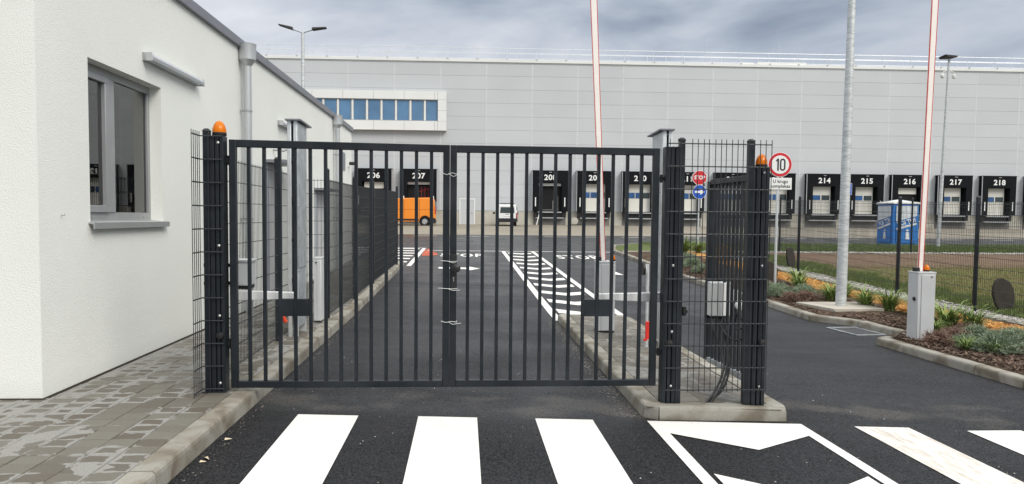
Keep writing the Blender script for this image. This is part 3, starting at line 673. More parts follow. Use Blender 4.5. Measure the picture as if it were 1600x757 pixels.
for yy in (7.35, 7.55, 8.5): sub(MB().lathe([(.012, 0), (.012, .006), (.004, .008)], (R_+.05, yy, wz0+.045), 8, axis='x'), 'drain_cap', ALU, win)
win.matrix_parent_inverse = Matrix.Translation(-Vector(gb.location))
gpt(MB().prism([(WX-rec+.05, wz0+.012), (WX-rec+.05, wz0-.002), (WX+.045, wz0-.022), (WX+.045, wz0-.065), (WX+.058, wz0-.065), (WX+.058, wz0-.008)], w0-.04, w1+.05, 'y'), 'sill', ALU)
# linear wall lamps
for (ya, yb, zz) in ((8.22, 9.80, 3.345), (13.95, 15.3, 3.36)):
    lamp = gpt(MB().box(WX, WX+.035, ya, yb, zz-.045, zz+.045), 'wall_lamp', ALU, bevel=.005)
    sub(MB().prism([(WX+.036, zz-.04), (WX+.095, zz-.034), (WX+.105, zz), (WX+.095, zz+.03), (WX+.036, zz+.038)], ya+.015, yb-.015, 'y'), 'diffuser', mat('lamp_diffuser', (.52, .55, .58), .3, 0, .04), lamp, bevel=.004)
    for q_ in (ya-.002, yb-.014): sub(MB().box(WX+.034, WX+.112, q_, q_+.016, zz-.047, zz+.045), 'end_cap', ZINC, lamp, bevel=.004)
# rainwater pipes with hopper heads
for yy, zt in ((11.66, 4.26), (19.72, 4.27)):
    xx = WX+.12
    pipe = gpt(MB().tube([(xx, yy, .12+up(yy)), (xx, yy, zt-.25)], .058, 16), 'downpipe', ZINC)
    sub(MB().lathe([(.06, -.33), (.105, -.26), (.125, -.24), (.13, -.03), (.135, 0), (.12, 0), (.11, -.05)], (xx, yy, zt), 20), 'hopper_head', ZINC, pipe)
    for zc in (3.25, 1.6): sub(MB().lathe([(.062, -.015), (.066, -.015), (.066, .015), (.062, .015)], (xx, yy, zc), 16).box(WX, xx-.05, yy-.012, yy+.012, zc-.012, zc+.012), 'pipe_clip', ALU, pipe)
    sub(MB().box(WX-.1, xx-.05, yy-.05, yy+.05, zt-.16, zt-.06), 'outlet', ZINC, pipe)
# doors, vent, camera, hook
for (ya, yb, zt, zb) in ((13.15, 14.1, 2.55, .15), (17.35, 18.45, 2.22, .24)):
    dr = gpt(MB().box(WX-.02, WX+.03, ya, ya+.07, zb, zt).box(WX-.02, WX+.03, yb-.07, yb, zb, zt).box(WX-.02, WX+.03, ya+.07, yb-.07, zt-.07, zt), 'door', BOXG2)
    sub(MB().box(WX-.015, WX+.012, ya+.07, yb-.07, zb+.02, zt-.07), 'door_leaf', BOXG, dr)
    sub(MB().box(WX+.012, WX+.06, yb-.17, yb-.15, 1.12, 1.14).box(WX+.045, WX+.06, yb-.28, yb-.15, 1.12, 1.14), 'handle', ALU, dr)
    sub(MB().box(WX, WX+.35, ya-.1, yb+.1, zt+.02, zt+.07), 'canopy', COPING, dr)
vt = gpt(MB().box(WX, WX+.02, 21.15, 21.6, 2.95, 3.45), 'vent_grille', ALU)
for k in range(8): sub(MB().box(WX+.02, WX+.03, 21.18, 21.57, 2.98+k*.057, 3.01+k*.057), 'louvre', BOXG2, vt)
sc = gpt(MB().box(WX, WX+.03, 22.2, 22.32, 3.1, 3.3), 'security_camera', WHITEP)
sub(MB().lathe([(.03, 0), (.05, .02), (.05, .2), (.03, .22)], (WX+.03, 22.26, 3.2), 14, axis='x'), 'camera_body', BLACKR, sc)
gpt(MB().tube([(WX, 13.62, 2.83), (WX+.18, 13.66, 2.82), (WX+.26, 13.7, 2.86)], .02, 8), 'wall_bracket', ALU)
gpt(MB().box(WX+.001, WX+.007, WY-.006, BY1, .12, .147).box(-7.0, WX+.0, WY-.007, WY-.001, .12, .147), 'base_joint', mat('base_joint_dirt', (.05, .042, .032), .9))
gpt(MB().tube([(WX, 6.56, 1.645), (WX+.03, 6.56, 1.645), (WX+.032, 6.56, 1.655)], .004, 6), 'wall_hook', ALU)

# ------------------------------------------------------------------ mesh fences
def post_mb(z0, z1, w=.06, d=.06, cap=.012):
    mb = MB().box(-w/2, w/2, -d/2, d/2, z0, z1); return mb
def fence_post(parent, x, y, z0, z1, w=.06, d=.06, name='fence_post', m=None, rz=0):
    mb = MB().box(-w/2, w/2, -d/2, d/2, z0, z1)
    o = mb.build(name, m or ANTH, parent, (x, y, 0), bevel=.004); o.rotation_euler.z = rz
    c = MB().add([(-w/2-.004, -d/2-.004, z1), (w/2+.004, -d/2-.004, z1), (w/2+.004, d/2+.004, z1), (-w/2-.004, d/2+.004, z1), (-w/4, -d/4, z1+.03), (w/4, -d/4, z1+.03), (w/4, d/4, z1+.03), (-w/4, d/4, z1+.03)],
              [(0,3,2,1),(4,5,6,7),(0,1,5,4),(1,2,6,5),(2,3,7,6),(3,0,4,7)]).build('post_cap', BLACKR, o, bevel=.003)
    return o
WR = .0032
def mesh_panel(parent, a, b, z0a, z0b, h=2.03, pitch=.05, row=.2, r=WR, prong=.03, name='mesh_panel', off=.0, zigzag=True):
    a, b = Vector(a), Vector(b); L_ = (b-a).length; t = (b-a)/L_; nrm = Vector((-t.y, t.x)); mb = MB()
    n = int(L_/pitch); s0 = (L_-n*pitch)/2
    for i in range(n+1):
        p = a+t*(s0+i*pitch); z0 = z0a+(z0b-z0a)*(s0+i*pitch)/L_
        mb.tube([(p.x, p.y, z0), (p.x, p.y, z0+h+prong)], r*.85, 4, caps=False)
    k = 0; z = .0
    while z <= h+.001:
        for sgn in (-1, 1):
            q = nrm*(sgn*(r*1.8))
            mb.tube([(a.x+q.x, a.y+q.y, z0a+z+.01), (b.x+q.x, b.y+q.y, z0b+z+.01)], r, 4, caps=False)
        z += row
    o = mb.build(name, ANTH2, parent, smooth=False, fixn=False); o['kind'] = 'stuff'; return o
def wfix(o, root): 
    o.matrix_parent_inverse = Matrix.Translation(-Vector(root.location)); return o

# near-left fence run along the pavement, behind the gate
f1 = empty('mesh_fence', (-2.24, 6.7, .14), label='short anthracite mesh fence run from the left gate post to the galvanised column', cat='fence')
wfix(mesh_panel(f1, (-2.24, 6.62), (-2.24, 9.1), .17, .17, 2.0), f1); wfix(mesh_panel(f1, (-2.24, 9.14), (-2.27, 10.85), .17, .17, 2.0), f1)
wfix(fence_post(f1, -2.255, 9.12, .135, 2.33, .06, .06), f1)
f2 = empty('mesh_fence', (-2.03, 11.1, .14), label='long anthracite mesh fence beside the left kerb, seen almost edge on', cat='fence')
wfix(mesh_panel(f2, (-2.42, 11.12), (-2.06, 11.12), .17, .17, 2.0), f2)
yy = 11.15; 
while yy < 22.0:
    x = -2.03+.012*(yy-11.15); x2 = -2.03+.012*(yy+2.5-11.15)
    wfix(fence_post(f2, x, yy, up(yy)+.13, up(yy)+2.33, .06, .06), f2)
    if yy+2.5 < 22.4:
        wfix(mesh_panel(f2, (x, yy+.03), (x2, yy+2.47), up(yy)+.17, up(yy+2.5)+.17, 2.0, r=.0040), f2)
    yy += 2.5
# right-hand side fence by the garden
fr_ = empty('mesh_fence', (9.8, 13.5, 0), label='anthracite mesh fence behind the orange mulch strip and the plants', cat='fence')
ysf = [8.55, 11.05, 13.55, 16.1, 18.6, 21.1, 23.6, 26.1, 28.62]
for i, y in enumerate(ysf):
    wfix(fence_post(fr_, 9.8, y, zg(9.8, y)+.05, zg(9.8, y)+2.30, .06, .06), fr_)
    if i: wfix(mesh_panel(fr_, (9.8, ysf[i-1]+.03), (9.8, y-.03), zg(9.8, ysf[i-1])+.15, zg(9.8, y)+.15, 2.03, r=.0038), fr_)
ff = empty('mesh_fence', (12, 28.65, 0), label='far anthracite mesh fence between the lawn and the grass verge', cat='fence')
xf = [9.8+2.72*k for k in range(1, 12)]
prev = 9.8
for x in xf:
    wfix(fence_post(ff, x, 28.65, zg(x, 28.65)+.05, zg(x, 28.65)+2.30), ff)
    wfix(mesh_panel(ff, (prev+.03, 28.65), (x-.03, 28.65), zg(prev, 28.65)+.15, zg(x, 28.65)+.15, 2.03, r=.0034), ff); prev = x
gp = empty('gate_post', (7.33, 8.98, 0), label='tall dark gate post with a round knob at the right edge by the shrubs', cat='post')
gp.location.z = zg(7.3, 9)+.1
MB().box(-.06, .06, -.06, .06, 0, 2.3).build('post', ANTH, gp, bevel=.005)
MB().box(-.07, .07, -.07, .07, 2.3, 2.33).build('post_cap', BLACKR, gp, bevel=.005)
MB().lathe([(.008, 0), (.008, -.03), (.026, -.035), (.03, -.05), (.024, -.065), (.005, -.068)], (-.075, -.06, 1.09), 14, axis='y').build('knob', BLACKR, gp)
MB().box(-.10, .10, -.10, .10, -.02, .015).build('foot_plate', GALV, gp, bevel=.003)

# ------------------------------------------------------------------ double swing gate
GY = 6.5; ZB, ZT = .165, 2.305
def leaf(x0, x1, zt0, zt1, zb, label, lock=False):
    g = empty('gate_leaf', ((x0 if not lock else x1), GY, zb), label=label, cat='gate', group='swing gate leaves')
    ox, oz = g.location.x, g.location.z; w = .058; d = .05
    def P(mb, name, m=ANTH, **kw): return mb.build(name, m, g, **kw)
    X0, X1 = x0-ox, x1-ox; H0, H1 = zt0-oz, zt1-oz
    P(MB().box(X0, X0+w, -d/2, d/2, 0, H0), 'stile', bevel=.004); P(MB().box(X1-w, X1, -d/2, d/2, 0, H1), 'stile', bevel=.004)
    def hz(z, zz, hh): return MB().add([(X0+w, -d/2, z-hh), (X1-w, -d/2, zz-hh), (X1-w, d/2, zz-hh), (X0+w, d/2, z-hh), (X0+w, -d/2, z), (X1-w, -d/2, zz), (X1-w, d/2, zz), (X0+w, d/2, z)], [(0,3,2,1),(4,5,6,7),(0,1,5,4),(1,2,6,5),(2,3,7,6),(3,0,4,7)])
    P(hz(H0, H1, w+.005), 'top_rail', bevel=.004); P(hz(w, w, w), 'bottom_rail', bevel=.004)
    n = 13; me = None
    pitch = (X1-X0-w)/(n+1)
    for i in range(n):
        x = X0+w/2+pitch*(i+1); zt = H0+(H1-H0)*(x-X0)/(X1-X0)-w-.005
        if me is None:
            o = P(MB().box(-.0145, .0145, -.0145, .0145, w, zt), 'bar', bevel=.0025); me = o.data; zref = zt
        else:
            o = link('bar', me, g, bevel=.0025)
        o.location = (x, 0, 0)
    return g, X0, X1
gl, a0, a1 = leaf(-2.006, -.128, 2.305, 2.288, .165, 'left leaf of the anthracite double bar gate across the lane')
gr, b0, b1 = leaf(-.124, 1.725, 2.287, 2.287, .165, 'right leaf of the anthracite double bar gate, with lock and black knob', True)
# lock case, knob, keyhole on the right leaf
lx0 = b0+.012
MB().box(lx0-.002, lx0+.05, -.032, -.026, .86, 1.17).build('lock_plate', BLACKR, gr, bevel=.004)
MB().lathe([(.014, 0), (.014, -.035), (.03, -.045), (.038, -.062), (.036, -.08), (.02, -.092), (.004, -.094)], (lx0+.045, -.03, 1.055), 20, axis='y').build('knob', BLACKR, gr)
MB().lathe([(.009, 0), (.009, -.006)], (lx0+.022, -.031, .965), 12, axis='y').box(lx0+.018, lx0+.026, -.037, -.031, .935, .962).build('keyhole', CHROME, gr)
# steel bracket plates for the openers
MB().box(.40, .66, -.012, .03, .625, .775).build('bracket_plate', ANTH, gl, bevel=.003)
MB().box(-.66, -.42, -.012, .03, .625, .775).build('bracket_plate', ANTH, gr, bevel=.003)
# white cable ties round the closed stiles
for (z, sl, lx_, rx_) in ((2.04, -.012, .0, .02), (1.275, .004, -.01, .0), (1.035, .002, -.03, .06), (.745, -.006, -.005, .08)):
    pts = []
    zc = z
    t = empty('cable_tie', (-.126, GY-.028, zc), label={2.04: 'topmost white wire tie round the two middle gate stiles', 1.275: 'white wire tie just above the black gate knob', 1.035: 'white wire tie just below the keyhole of the gate', .745: 'lowest white wire tie round the middle gate stiles'}[z], cat='cable tie', group='wire ties on the gate stiles')
    MB().tube([(-.068+lx_, -.006, .006), (-.03, -.007, sl), (.02, -.006, -sl*.5), (.066, -.004, sl*.6), (.066, .058, 0), (-.066, .058, 0), (-.066, .0, .004)], .0022, 6).build('loop', TIE, t)
    MB().tube([(-.01, -.008, 0), (.03, -.014, -.016+sl), (.055+rx_*.6, -.018, -.010)], .002, 6).build('tail', TIE, t)

# ------------------------------------------------------------------ left post group
def cpost(parent, x, y, w, z0, z1, d=.11):
    # heavy post with two vertical grooves in the front face
    g = .012
    xs = [0, w*.30, w*.30+g, w*.64, w*.64+g, w]
    o = MB().box(x, x+w, y+.02, y+d, z0, z1).box(x+xs[0], x+xs[1], y, y+.022, z0, z1).box(x+xs[2], x+xs[3], y, y+.022, z0, z1).box(x+xs[4], x+xs[5], y, y+.022, z0, z1).build('post', ANTH, parent, bevel=.002)
    return wfix(o, parent)
def bolt(parent, x, y, z): 
    o = MB().lathe([(.013, 0), (.013, -.006), (.007, -.01), (.002, -.013)], (x, y, z), 10, axis='y').build('bolt', CHROME, parent); return wfix(o, parent)
pl = empty('gate_post', (-2.1, 6.45, .135), label='left anthracite gate post group with an amber light on top', cat='post')
cpost(pl, -2.150, 6.43, .112, .137, 2.33)
wfix(MB().box(-2.212, -2.158, 6.44, 6.50, .137, 2.37).build('side_post', ANTH, pl, bevel=.003), pl)
wfix(MB().add([(-2.216, 6.436, 2.37), (-2.154, 6.436, 2.37), (-2.154, 6.504, 2.37), (-2.216, 6.504, 2.37), (-2.2, 6.45, 2.392), (-2.17, 6.45, 2.392), (-2.17, 6.49, 2.392), (-2.2, 6.49, 2.392)], [(0,3,2,1),(4,5,6,7),(0,1,5,4),(1,2,6,5),(2,3,7,6),(3,0,4,7)]).build('post_cap', BLACKR, pl), pl)
wfix(MB().box(-2.032, -1.999+.0, 6.56, 6.64, .42, 2.30).build('hinge_post', ANTH, pl, bevel=.004), pl)
wfix(MB().box(-2.23, -2.035, 6.42, 6.56, .133, .146).build('foot_plate', ANTH, pl, bevel=.002), pl)
for z in (2.27, 1.40, .80, .22): bolt(pl, -2.08, 6.428, z)
for z in (2.13, .55): wfix(MB().box(-2.045, -2.0, 6.50, 6.53, z-.02, z+.02).tube([(-2.02, 6.51, z-.04), (-2.02, 6.51, z+.04)], .012, 8).build('hinge', BLACKR, pl), pl)
wfix(MB().lathe([(.03, 0), (.034, -.012), (.026, -.03), (.006, -.034)], (-2.075, 6.43, .63), 16, axis='y').build('photocell', BLACKR, pl), pl)
for i in range(12):
    z = 2.325-.1955*i
    for dz in (0,):
        o = MB().tube([(-2.216, 6.20, z), (-2.222, 6.400, z), (-2.216, 6.408, z), (-2.042, 6.412, z)], .0058, 6).build('horizontal_wire', ANTH2, pl); wfix(o, pl)
vmesh = None
for i in range(5):
    o = MB().tube([(-2.222, 6.21+.045*i, .14), (-2.222, 6.21+.045*i, 2.36)], .0033, 5).build('vertical_wire', ANTH2, pl); wfix(o, pl)
wfix(MB().tube([(-2.157, 6.405, .14), (-2.157, 6.405, 2.34)], .0035, 5).build('vertical_wire', ANTH2, pl), pl)

AMB = None
def amber():
    m, t, b = newmat('amber_lens'); b.inputs['Base Color'].default_value = (.88, .24, .008, 1); b.inputs['Roughness'].default_value = .12
    b.inputs['Transmission Weight'].default_value = .35; b.inputs['IOR'].default_value = 1.3
    w = N(t, 'ShaderNodeTexWave'); w.inputs['Scale'].default_value = 12; c = N(t, 'ShaderNodeTexCoord'); t.links.new(c.outputs['Object'], w.inputs[0])
    bp = N(t, 'ShaderNodeBump'); bp.inputs['Strength'].default_value = .4; bp.inputs['Distance'].default_value = .004; t.links.new(w.outputs['Fac'], bp.inputs['Height']); t.links.new(bp.outputs[0], b.inputs['Normal'])
    return m
AMB = amber()
def beacon(x, y, z, s, label):
    g = empty('warning_light', (x, y, z), label=label, cat='warning light', group='amber warning lights')
    MB().lathe([(.058*s, 0), (.06*s, .004*s), (.06*s, .026*s), (.056*s, .03*s)], n=24).build('base', BLACKR, g)
    MB().lathe([(.057*s, .026*s), (.058*s, .045*s), (.054*s, .07*s), (.045*s, .095*s), (.032*s, .115*s), (.016*s, .128*s), (.003*s, .132*s)], n=24).build('lens', AMB, g)
    MB().lathe([(.03*s, .03*s), (.022*s, .04*s), (.02*s, .075*s), (.01*s, .09*s)], n=12).build('lamp_socket', mat('beacon_core', (.85, .5, .1), .4), g)
    return g
beacon(-2.09, 6.50, 2.335, .98, 'amber warning light on top of the left gate post')

# ------------------------------------------------------------------ right post group with wire screen
pr_ = empty('gate_post', (2.2, 6.42, 0), label='right pair of anthracite gate posts carrying a wire screen and an amber light', cat='post')
cpost(pr_, 1.768, 6.44, .122, zi(1.8, 6.5)-.01, 2.30)
wfix(MB().box(1.895, 1.945, 6.45, 6.51, zi(1.9, 6.5)-.01, 2.355).build('side_post', ANTH, pr_, bevel=.003), pr_)
wfix(MB().lathe([(.036, 0), (.036, .012), (.022, .026), (.004, .03)], (1.92, 6.48, 2.355), 14).build('post_cap', BLACKR, pr_), pr_)
wfix(MB().box(2.528, 2.580, 6.47, 6.53, zi(2.5, 6.5)-.01, 2.355).build('side_post', ANTH, pr_, bevel=.003), pr_)
wfix(MB().lathe([(.036, 0), (.036, .012), (.022, .026), (.004, .03)], (2.554, 6.50, 2.355), 14).build('post_cap', BLACKR, pr_), pr_)
cpost(pr_, 2.592, 6.44, .120, zi(2.65, 6.5)-.01, 2.13)
wfix(MB().box(2.52, 2.592, 6.452, 6.468, zi(2.5, 6.5), 2.10).build('cover_strip', ANTH, pr_, bevel=.002), pr_)
for x, z in ((1.85, 1.25), (1.85, .66), (1.85, .17), (2.66, 2.08), (2.66, 1.25), (2.66, .16)): bolt(pr_, x, 6.437, z)
for x in (1.83, 2.67): wfix(MB().lathe([(.03, 0), (.034, -.012), (.026, -.03), (.006, -.034)], (x, 6.44, .56), 16, axis='y').build('photocell', BLACKR, pr_), pr_)
for z in (2.02, .47): wfix(MB().box(1.728, 1.772, 6.49, 6.52, z-.015, z+.015).tube([(1.745, 6.50, z-.035), (1.745, 6.50, z+.035)], .012, 8).build('hinge', BLACKR, pr_), pr_)
wfix(MB().box(1.955, 1.985, 6.46, 6.50, .80, .88).lathe([(.02, 0), (.02, -.03)], (1.97, 6.46, .84), 10, axis='y').build('latch', BLACKR, pr_), pr_)
hw = None
for i in range(12):
    z = 2.325-.1985*i
    me = hw or MB().tube([(-.495, 0, 0), (.437, 0, 0)], .0060, 6).mesh('horizontal_wire')
    if not hw: me.materials.append(ANTH2); hw = me
    wfix(link('horizontal_wire', hw, pr_, (2.27, 6.405, z)), pr_)
vw = MB().tube([(0, 0, 0), (0, 0, 2.24)], .0038, 6).mesh('vertical_wire'); vw.materials.append(ANTH2)
for i in range(20):
    x = 2.703-.0508*i
    if x < 1.76: break
    if x < 1.96 and i % 2: continue
    o = link('vertical_wire', vw, pr_, (x, 6.398, .125)); o.rotation_euler.y = random.gauss(0, .0012); wfix(o, pr_)
beacon(2.655, 6.50, 2.133, .90, 'amber warning light on the right gate post in front of the speed sign')

# short open gate leaf behind the screen
sg = empty('gate_leaf', (2.675, 6.62, .15), rz=math.radians(94), label='short anthracite bar gate leaf standing open behind the wire screen', cat='gate')
LN = 1.10; HT = 1.93
MB().box(0, .05, -.025, .025, 0, HT).build('stile', ANTH, sg, bevel=.003)
MB().box(LN-.07, LN, -.03, .03, .03, HT-.02).build('stile', ANTH, sg, bevel=.003)
MB().box(.05, LN-.07, -.025, .025, HT-.055, HT).build('top_rail', ANTH, sg, bevel=.003)
MB().box(.05, LN-.07, -.025, .025, .0, .05).build('bottom_rail', GALV, sg, bevel=.003)
me = None
for i in range(10):
    x = .05+(LN-.12)/11*(i+1)
    if me is None: o = MB().box(-.013, .013, -.013, .013, .05, HT-.055).build('bar', ANTH, sg, bevel=.002); me = o.data
    else: o = link('bar', me, sg, bevel=.002)
    o.location = (x, 0, 0)
# control box, its camera, cables
jb = empty('control_box', (2.635, 7.34, .685), label='white control box on the open gate leaf with black cables below', cat='junction box')
MB().box(-.150, .060, -.06, .05, 0, .345).build('housing', WHITEP, jb, bevel=.006)
MB().box(-.146, .056, -.072, -.062, .005, .34).build('lid', WHITEP, jb, bevel=.004)
MB().box(-.165, .085, .052, .07, -.03, .37).build('mounting_plate', ANTH, jb)
for x in (-.12, -.06, .0): MB().tube([(x, 0, 0), (x, 0, -.035)], .013, 10).build('cable_gland', BLACKR, jb)
cm = empty('intercom', (2.665, 7.05, .84), label='small white oval device with black cables right of the control box', cat='intercom')
MB().lathe([(.012, .0), (.05, -.012), (.052, -.04), (.044, -.06), (.012, -.07)], (.02, 0, -.01), 18, axis='y').build('head', WHITEP, cm)
MB().box(-.035, .005, -.02, 0, .03, .14).build('bracket', WHITEP, cm, bevel=.004)
MB().tube([(.02, -.02, -.06), (.0, -.05, -.12), (.05, -.06, -.16), (.10, -.03, -.13), (.08, .0, -.06)], .012, 8).build('connector', BLACKR, cm)
def smooth_path(p, n=6):
    p = [Vector(q) for q in p]; o = []
    for i in range(len(p)-1):
        a, b, c, d = p[max(i-1, 0)], p[i], p[i+1], p[min(i+2, len(p)-1)]
        for k in range(n):
            t = k/n; o.append(.5*((2*b)+(c-a)*t+(2*a-5*b+4*c-d)*t*t+(3*b-a-3*c+d)*t**3))
    o.append(p[-1]); return o
zb = zi(2.2, 6.52)
for k, (pts, lb) in enumerate((([(2.52, 7.3, .66), (2.50, 7.22, .55), (2.54, 7.1, .38), (2.50, 6.9, .24), (2.34, 6.65, .09), (2.20, 6.53, zb-.02)], 'leftmost black cable hanging from the white control box to the island'),
                 ([(2.57, 7.3, .66), (2.58, 7.2, .58), (2.60, 7.1, .42), (2.53, 6.9, .24), (2.38, 6.65, .10), (2.24, 6.53, zb-.02)], 'middle black cable hanging from the white control box to the island'),
                 ([(2.63, 7.3, .66), (2.62, 7.2, .60), (2.61, 7.12, .5), (2.55, 6.9, .22), (2.40, 6.66, .08), (2.22, 6.56, zb-.02)], 'right black cable of the bundle running down from the control box'),
                 ([(2.58, 7.3, .66), (2.57, 7.1, .55), (2.61, 6.95, .50), (2.64, 6.8, .54), (2.66, 6.68, .60)], 'black cable looping from the control box to the right gate post'),
                 ([(2.66, 7.0, .70), (2.64, 6.95, .64), (2.61, 6.85, .62), (2.66, 6.7, .68)], 'short black cable looping below the white oval device'))):
    tag(MB().tube(smooth_path(pts), (.012 if k < 3 else .010), 8).build('cable', BLACKR), lb, 'cable', 'black cables of the gate control box')

# gate openers (arms)
def opener(x, y, z, sgn, L_, label):
    g = empty('gate_opener', (x, y, z), label=label, cat='gate opener', group='gate opener arms')
    def bx(a, b, y0, y1, z0a, z1a, z0b, z1b): # tapered bar from a to b
        A, B = sgn*a, sgn*b
        mb = MB().add([(A, y0, z0a), (B, y0, z0b), (B, y1, z0b), (A, y1, z0a), (A, y0, z1a), (B, y0, z1b), (B, y1, z1b), (A, y1, z1a)], [(0,3,2,1),(4,5,6,7),(0,1,5,4),(1,2,6,5),(2,3,7,6),(3,0,4,7)])
        return mb
    bx(.0, L_, -.03, .03, -.045, .045, -.025, .03).build('arm', WHITEP, g, bevel=.006)
    bx(-.06, .0, -.035, .035, -.04, .04, -.045, .045).build('arm_joint', GALV, g, bevel=.005)
    return g
o1 = opener(-1.975, 6.62, .955, 1, .50, 'pale opener arm behind the left gate leaf')
o2 = opener(1.815, 6.62, .950, -1, .62, 'pale opener arm behind the right gate leaf')
mb = empty('motor_box', (-2.0, 6.72, 1.0), label='grey motor housing behind the left gate post above the opener arm', cat='motor box')
MB().box(-.07, .09, 0, .2, .03, .24).build('housing', BOXG, mb, bevel=.008)
MB().box(-.08, .10, -.01, .21, .24, .265).build('lid', GALVL, mb, bevel=.004)
MB().box(-.06, .08, .01, .19, .0, .028).build('bracket', BLACKR, mb)
MB().box(-.30, -.07, -.03, .01, .04, .07).box(-.30, -.07, -.03, .01, .20, .23).build('mounting_arm', BLACKR, mb)

# ------------------------------------------------------------------ galvanised columns
def column(x, y, z0, H, mir, label, red):
    g = empty('steel_column', (x, y, z0), label=label, cat='steel column', group='galvanised steel columns')
    s = -1 if mir else 1
    def B(x0, x1, *r): return MB().box(min(s*x0, s*x1), max(s*x0, s*x1), *r)
    B(-.075, -.030, 0, .05, 0, H).build('front_tube', GALVL, g, bevel=.004)
    B(-.0, .045, 0, .05, 0, H).build('front_tube', GALVL, g, bevel=.004)
    B(.046, .056, .0, .50, .32*H, H-.02).build('upper_panel', GALV, g, bevel=.002)
    B(-.085, -.078, .03, .48, 0.05, H-.02).build('back_panel', GALV, g, bevel=.002)
    B(.040, .048, .052, .46, .12, .32*H-.004).build('lower_panel', GALV, g, bevel=.002)
    B(-.070, .045, .46, .50, 0, H-.01).build('rear_tube', GALVL, g, bevel=.003)
    MB().add([(s*-.095, -.05, H), (s*.10, -.05, H), (s*.10, .62, H-.02), (s*-.095, .62, H-.02), (s*-.095, -.05, H+.018), (s*.10, -.05, H+.018), (s*.10, .62, H-.002), (s*-.095, .62, H-.002)], [(0,3,2,1),(4,5,6,7),(0,1,5,4),(1,2,6,5),(2,3,7,6),(3,0,4,7)]).build('cap_plate', COPING, g)
    for k in range(8): MB().lathe([(.009, 0), (.009, s*.006), (.004, s*.009)], (s*.056, .04, H-.25-k*.27), 8, axis='x').build('bolt', CHROME, g)
    for k in range(4): B(-.028, -.002, .01, .03, H-.5-k*.5, H-.46-k*.5).build('clip', BLACKR, g)
    if red:
        MB().tube(red, .026, 6).build('red_tag', REDTAPE, g)
    return g
column(-2.125, 9.4, zp(0, 9.4), 2.70, False, 'left galvanised steel column standing on the pavement behind the gate', [(-.10, -.02, .19), (-.125, -.04, .24), (-.14, -.03, .29), (-.11, -.02, .33), (-.13, -.03, .36)])
column(2.585, 9.4, zi(2.5, 9.4), 2.80, True, 'right galvanised steel column behind the hinge side of the gate', None)
rt = empty('red_handle', (2.345, 9.25, .12), label='red padlocked handle hanging beside the right galvanised column', cat='handle')
MB().box(-.025, .025, 0, .03, 0, .23).build('grip', RED, rt, bevel=.006); MB().box(-.045, -.0, .0, .03, -.02, .01).build('tab', RED, rt, bevel=.004)
mrr = empty('intercom_post', (2.37, 9.4, zi(2.4, 9.5)), label='thin grey pole with a round white disc beside the right galvanised column', cat='pole')
MB().tube([(0, 0, 0), (0, 0, 1.08)], .02, 10).build('pole', GALVL, mrr)
MB().lathe([(.01, .02), (.07, .015), (.075, 0), (.07, -.015), (.01, -.02)], (-.055, -.03, 1.02), 18, axis='x').build('disc', WHITEP, mrr)
MB().lathe([(.078, .012), (.082, .012), (.082, -.018), (.078, -.018)], (-.06, -.03, 1.02), 18, axis='x').build('rim', BLACKR, mrr)

# ------------------------------------------------------------------ barriers
def barrier(x, y, z0, h, w, d, rz, lean, label, bw0, bw1, Lb=4.6, boom_dx=0, side='R'):
    g = empty('barrier_gate', (x, y, z0), rz, label=label, cat='barrier', group='barriers with raised booms')
    MB().box(-w/2, w/2, -d/2, d/2, .02, h).build('cabinet', [BOXG], g, bevel=.012)
    MB().box(-w/2-.004, w/2+.004, -d/2-.004, d/2+.004, h-.012, h+.012).build('lid', BOXG, g, bevel=.004)
    MB().box(-w/2+.05, w/2-.012, -d/2-.010, -d/2, .03, h-.03).build('door', BOXG, g, bevel=.004)
    MB().box(-w/2+.01, w/2-.01, -d/2+.01, d/2-.01, 0, .02).build('plinth', BLACKR, g)
    MB().lathe([(.012, 0), (.012, -.004)], (w/2-.07, -d/2-.010, h-.06), 8, axis='y').build('lock', BLACKR, g)
    MB().lathe([(.028, 0), (.03, -.016), (.014, -.024)], (-w/2, -d*.2, h*.62), 12, axis='x').build('photocell', BLACKR, g)
    # boom: rounded white profile with red edge films
    t = math.tan(lean); bx = boom_dx
    def bar(x0, x1, y0, y1, m, name, parent):
        a, b = bw0, bw1
        vs = [(bx+x0*a, y0, h+.012), (bx+x1*a, y0, h+.012), (bx+x1*a, y1, h+.012), (bx+x0*a, y1, h+.012),
              (bx+t*Lb+x0*b, y0, h+Lb), (bx+t*Lb+x1*b, y0, h+Lb), (bx+t*Lb+x1*b, y1, h+Lb), (bx+t*Lb+x0*b, y1, h+Lb)]
        return MB().hexa(vs[:4], vs[4:]).build(name, m, parent, bevel=.008 if name == 'boom' else 0)
    bo = bar(-.5, .5, -.021, .021, BOOM, 'boom', g)
    bar(-.585, -.502, -.020, -.006, RED, 'red_edge', bo); bar(.502, .60, -.020, -.006, RED, 'red_edge', bo)
    MB().box(bx-.085, bx-.03, -.05, .05, h+.012, h+.07).build('boom_clamp', BLACKR, g, bevel=.004)
    return g
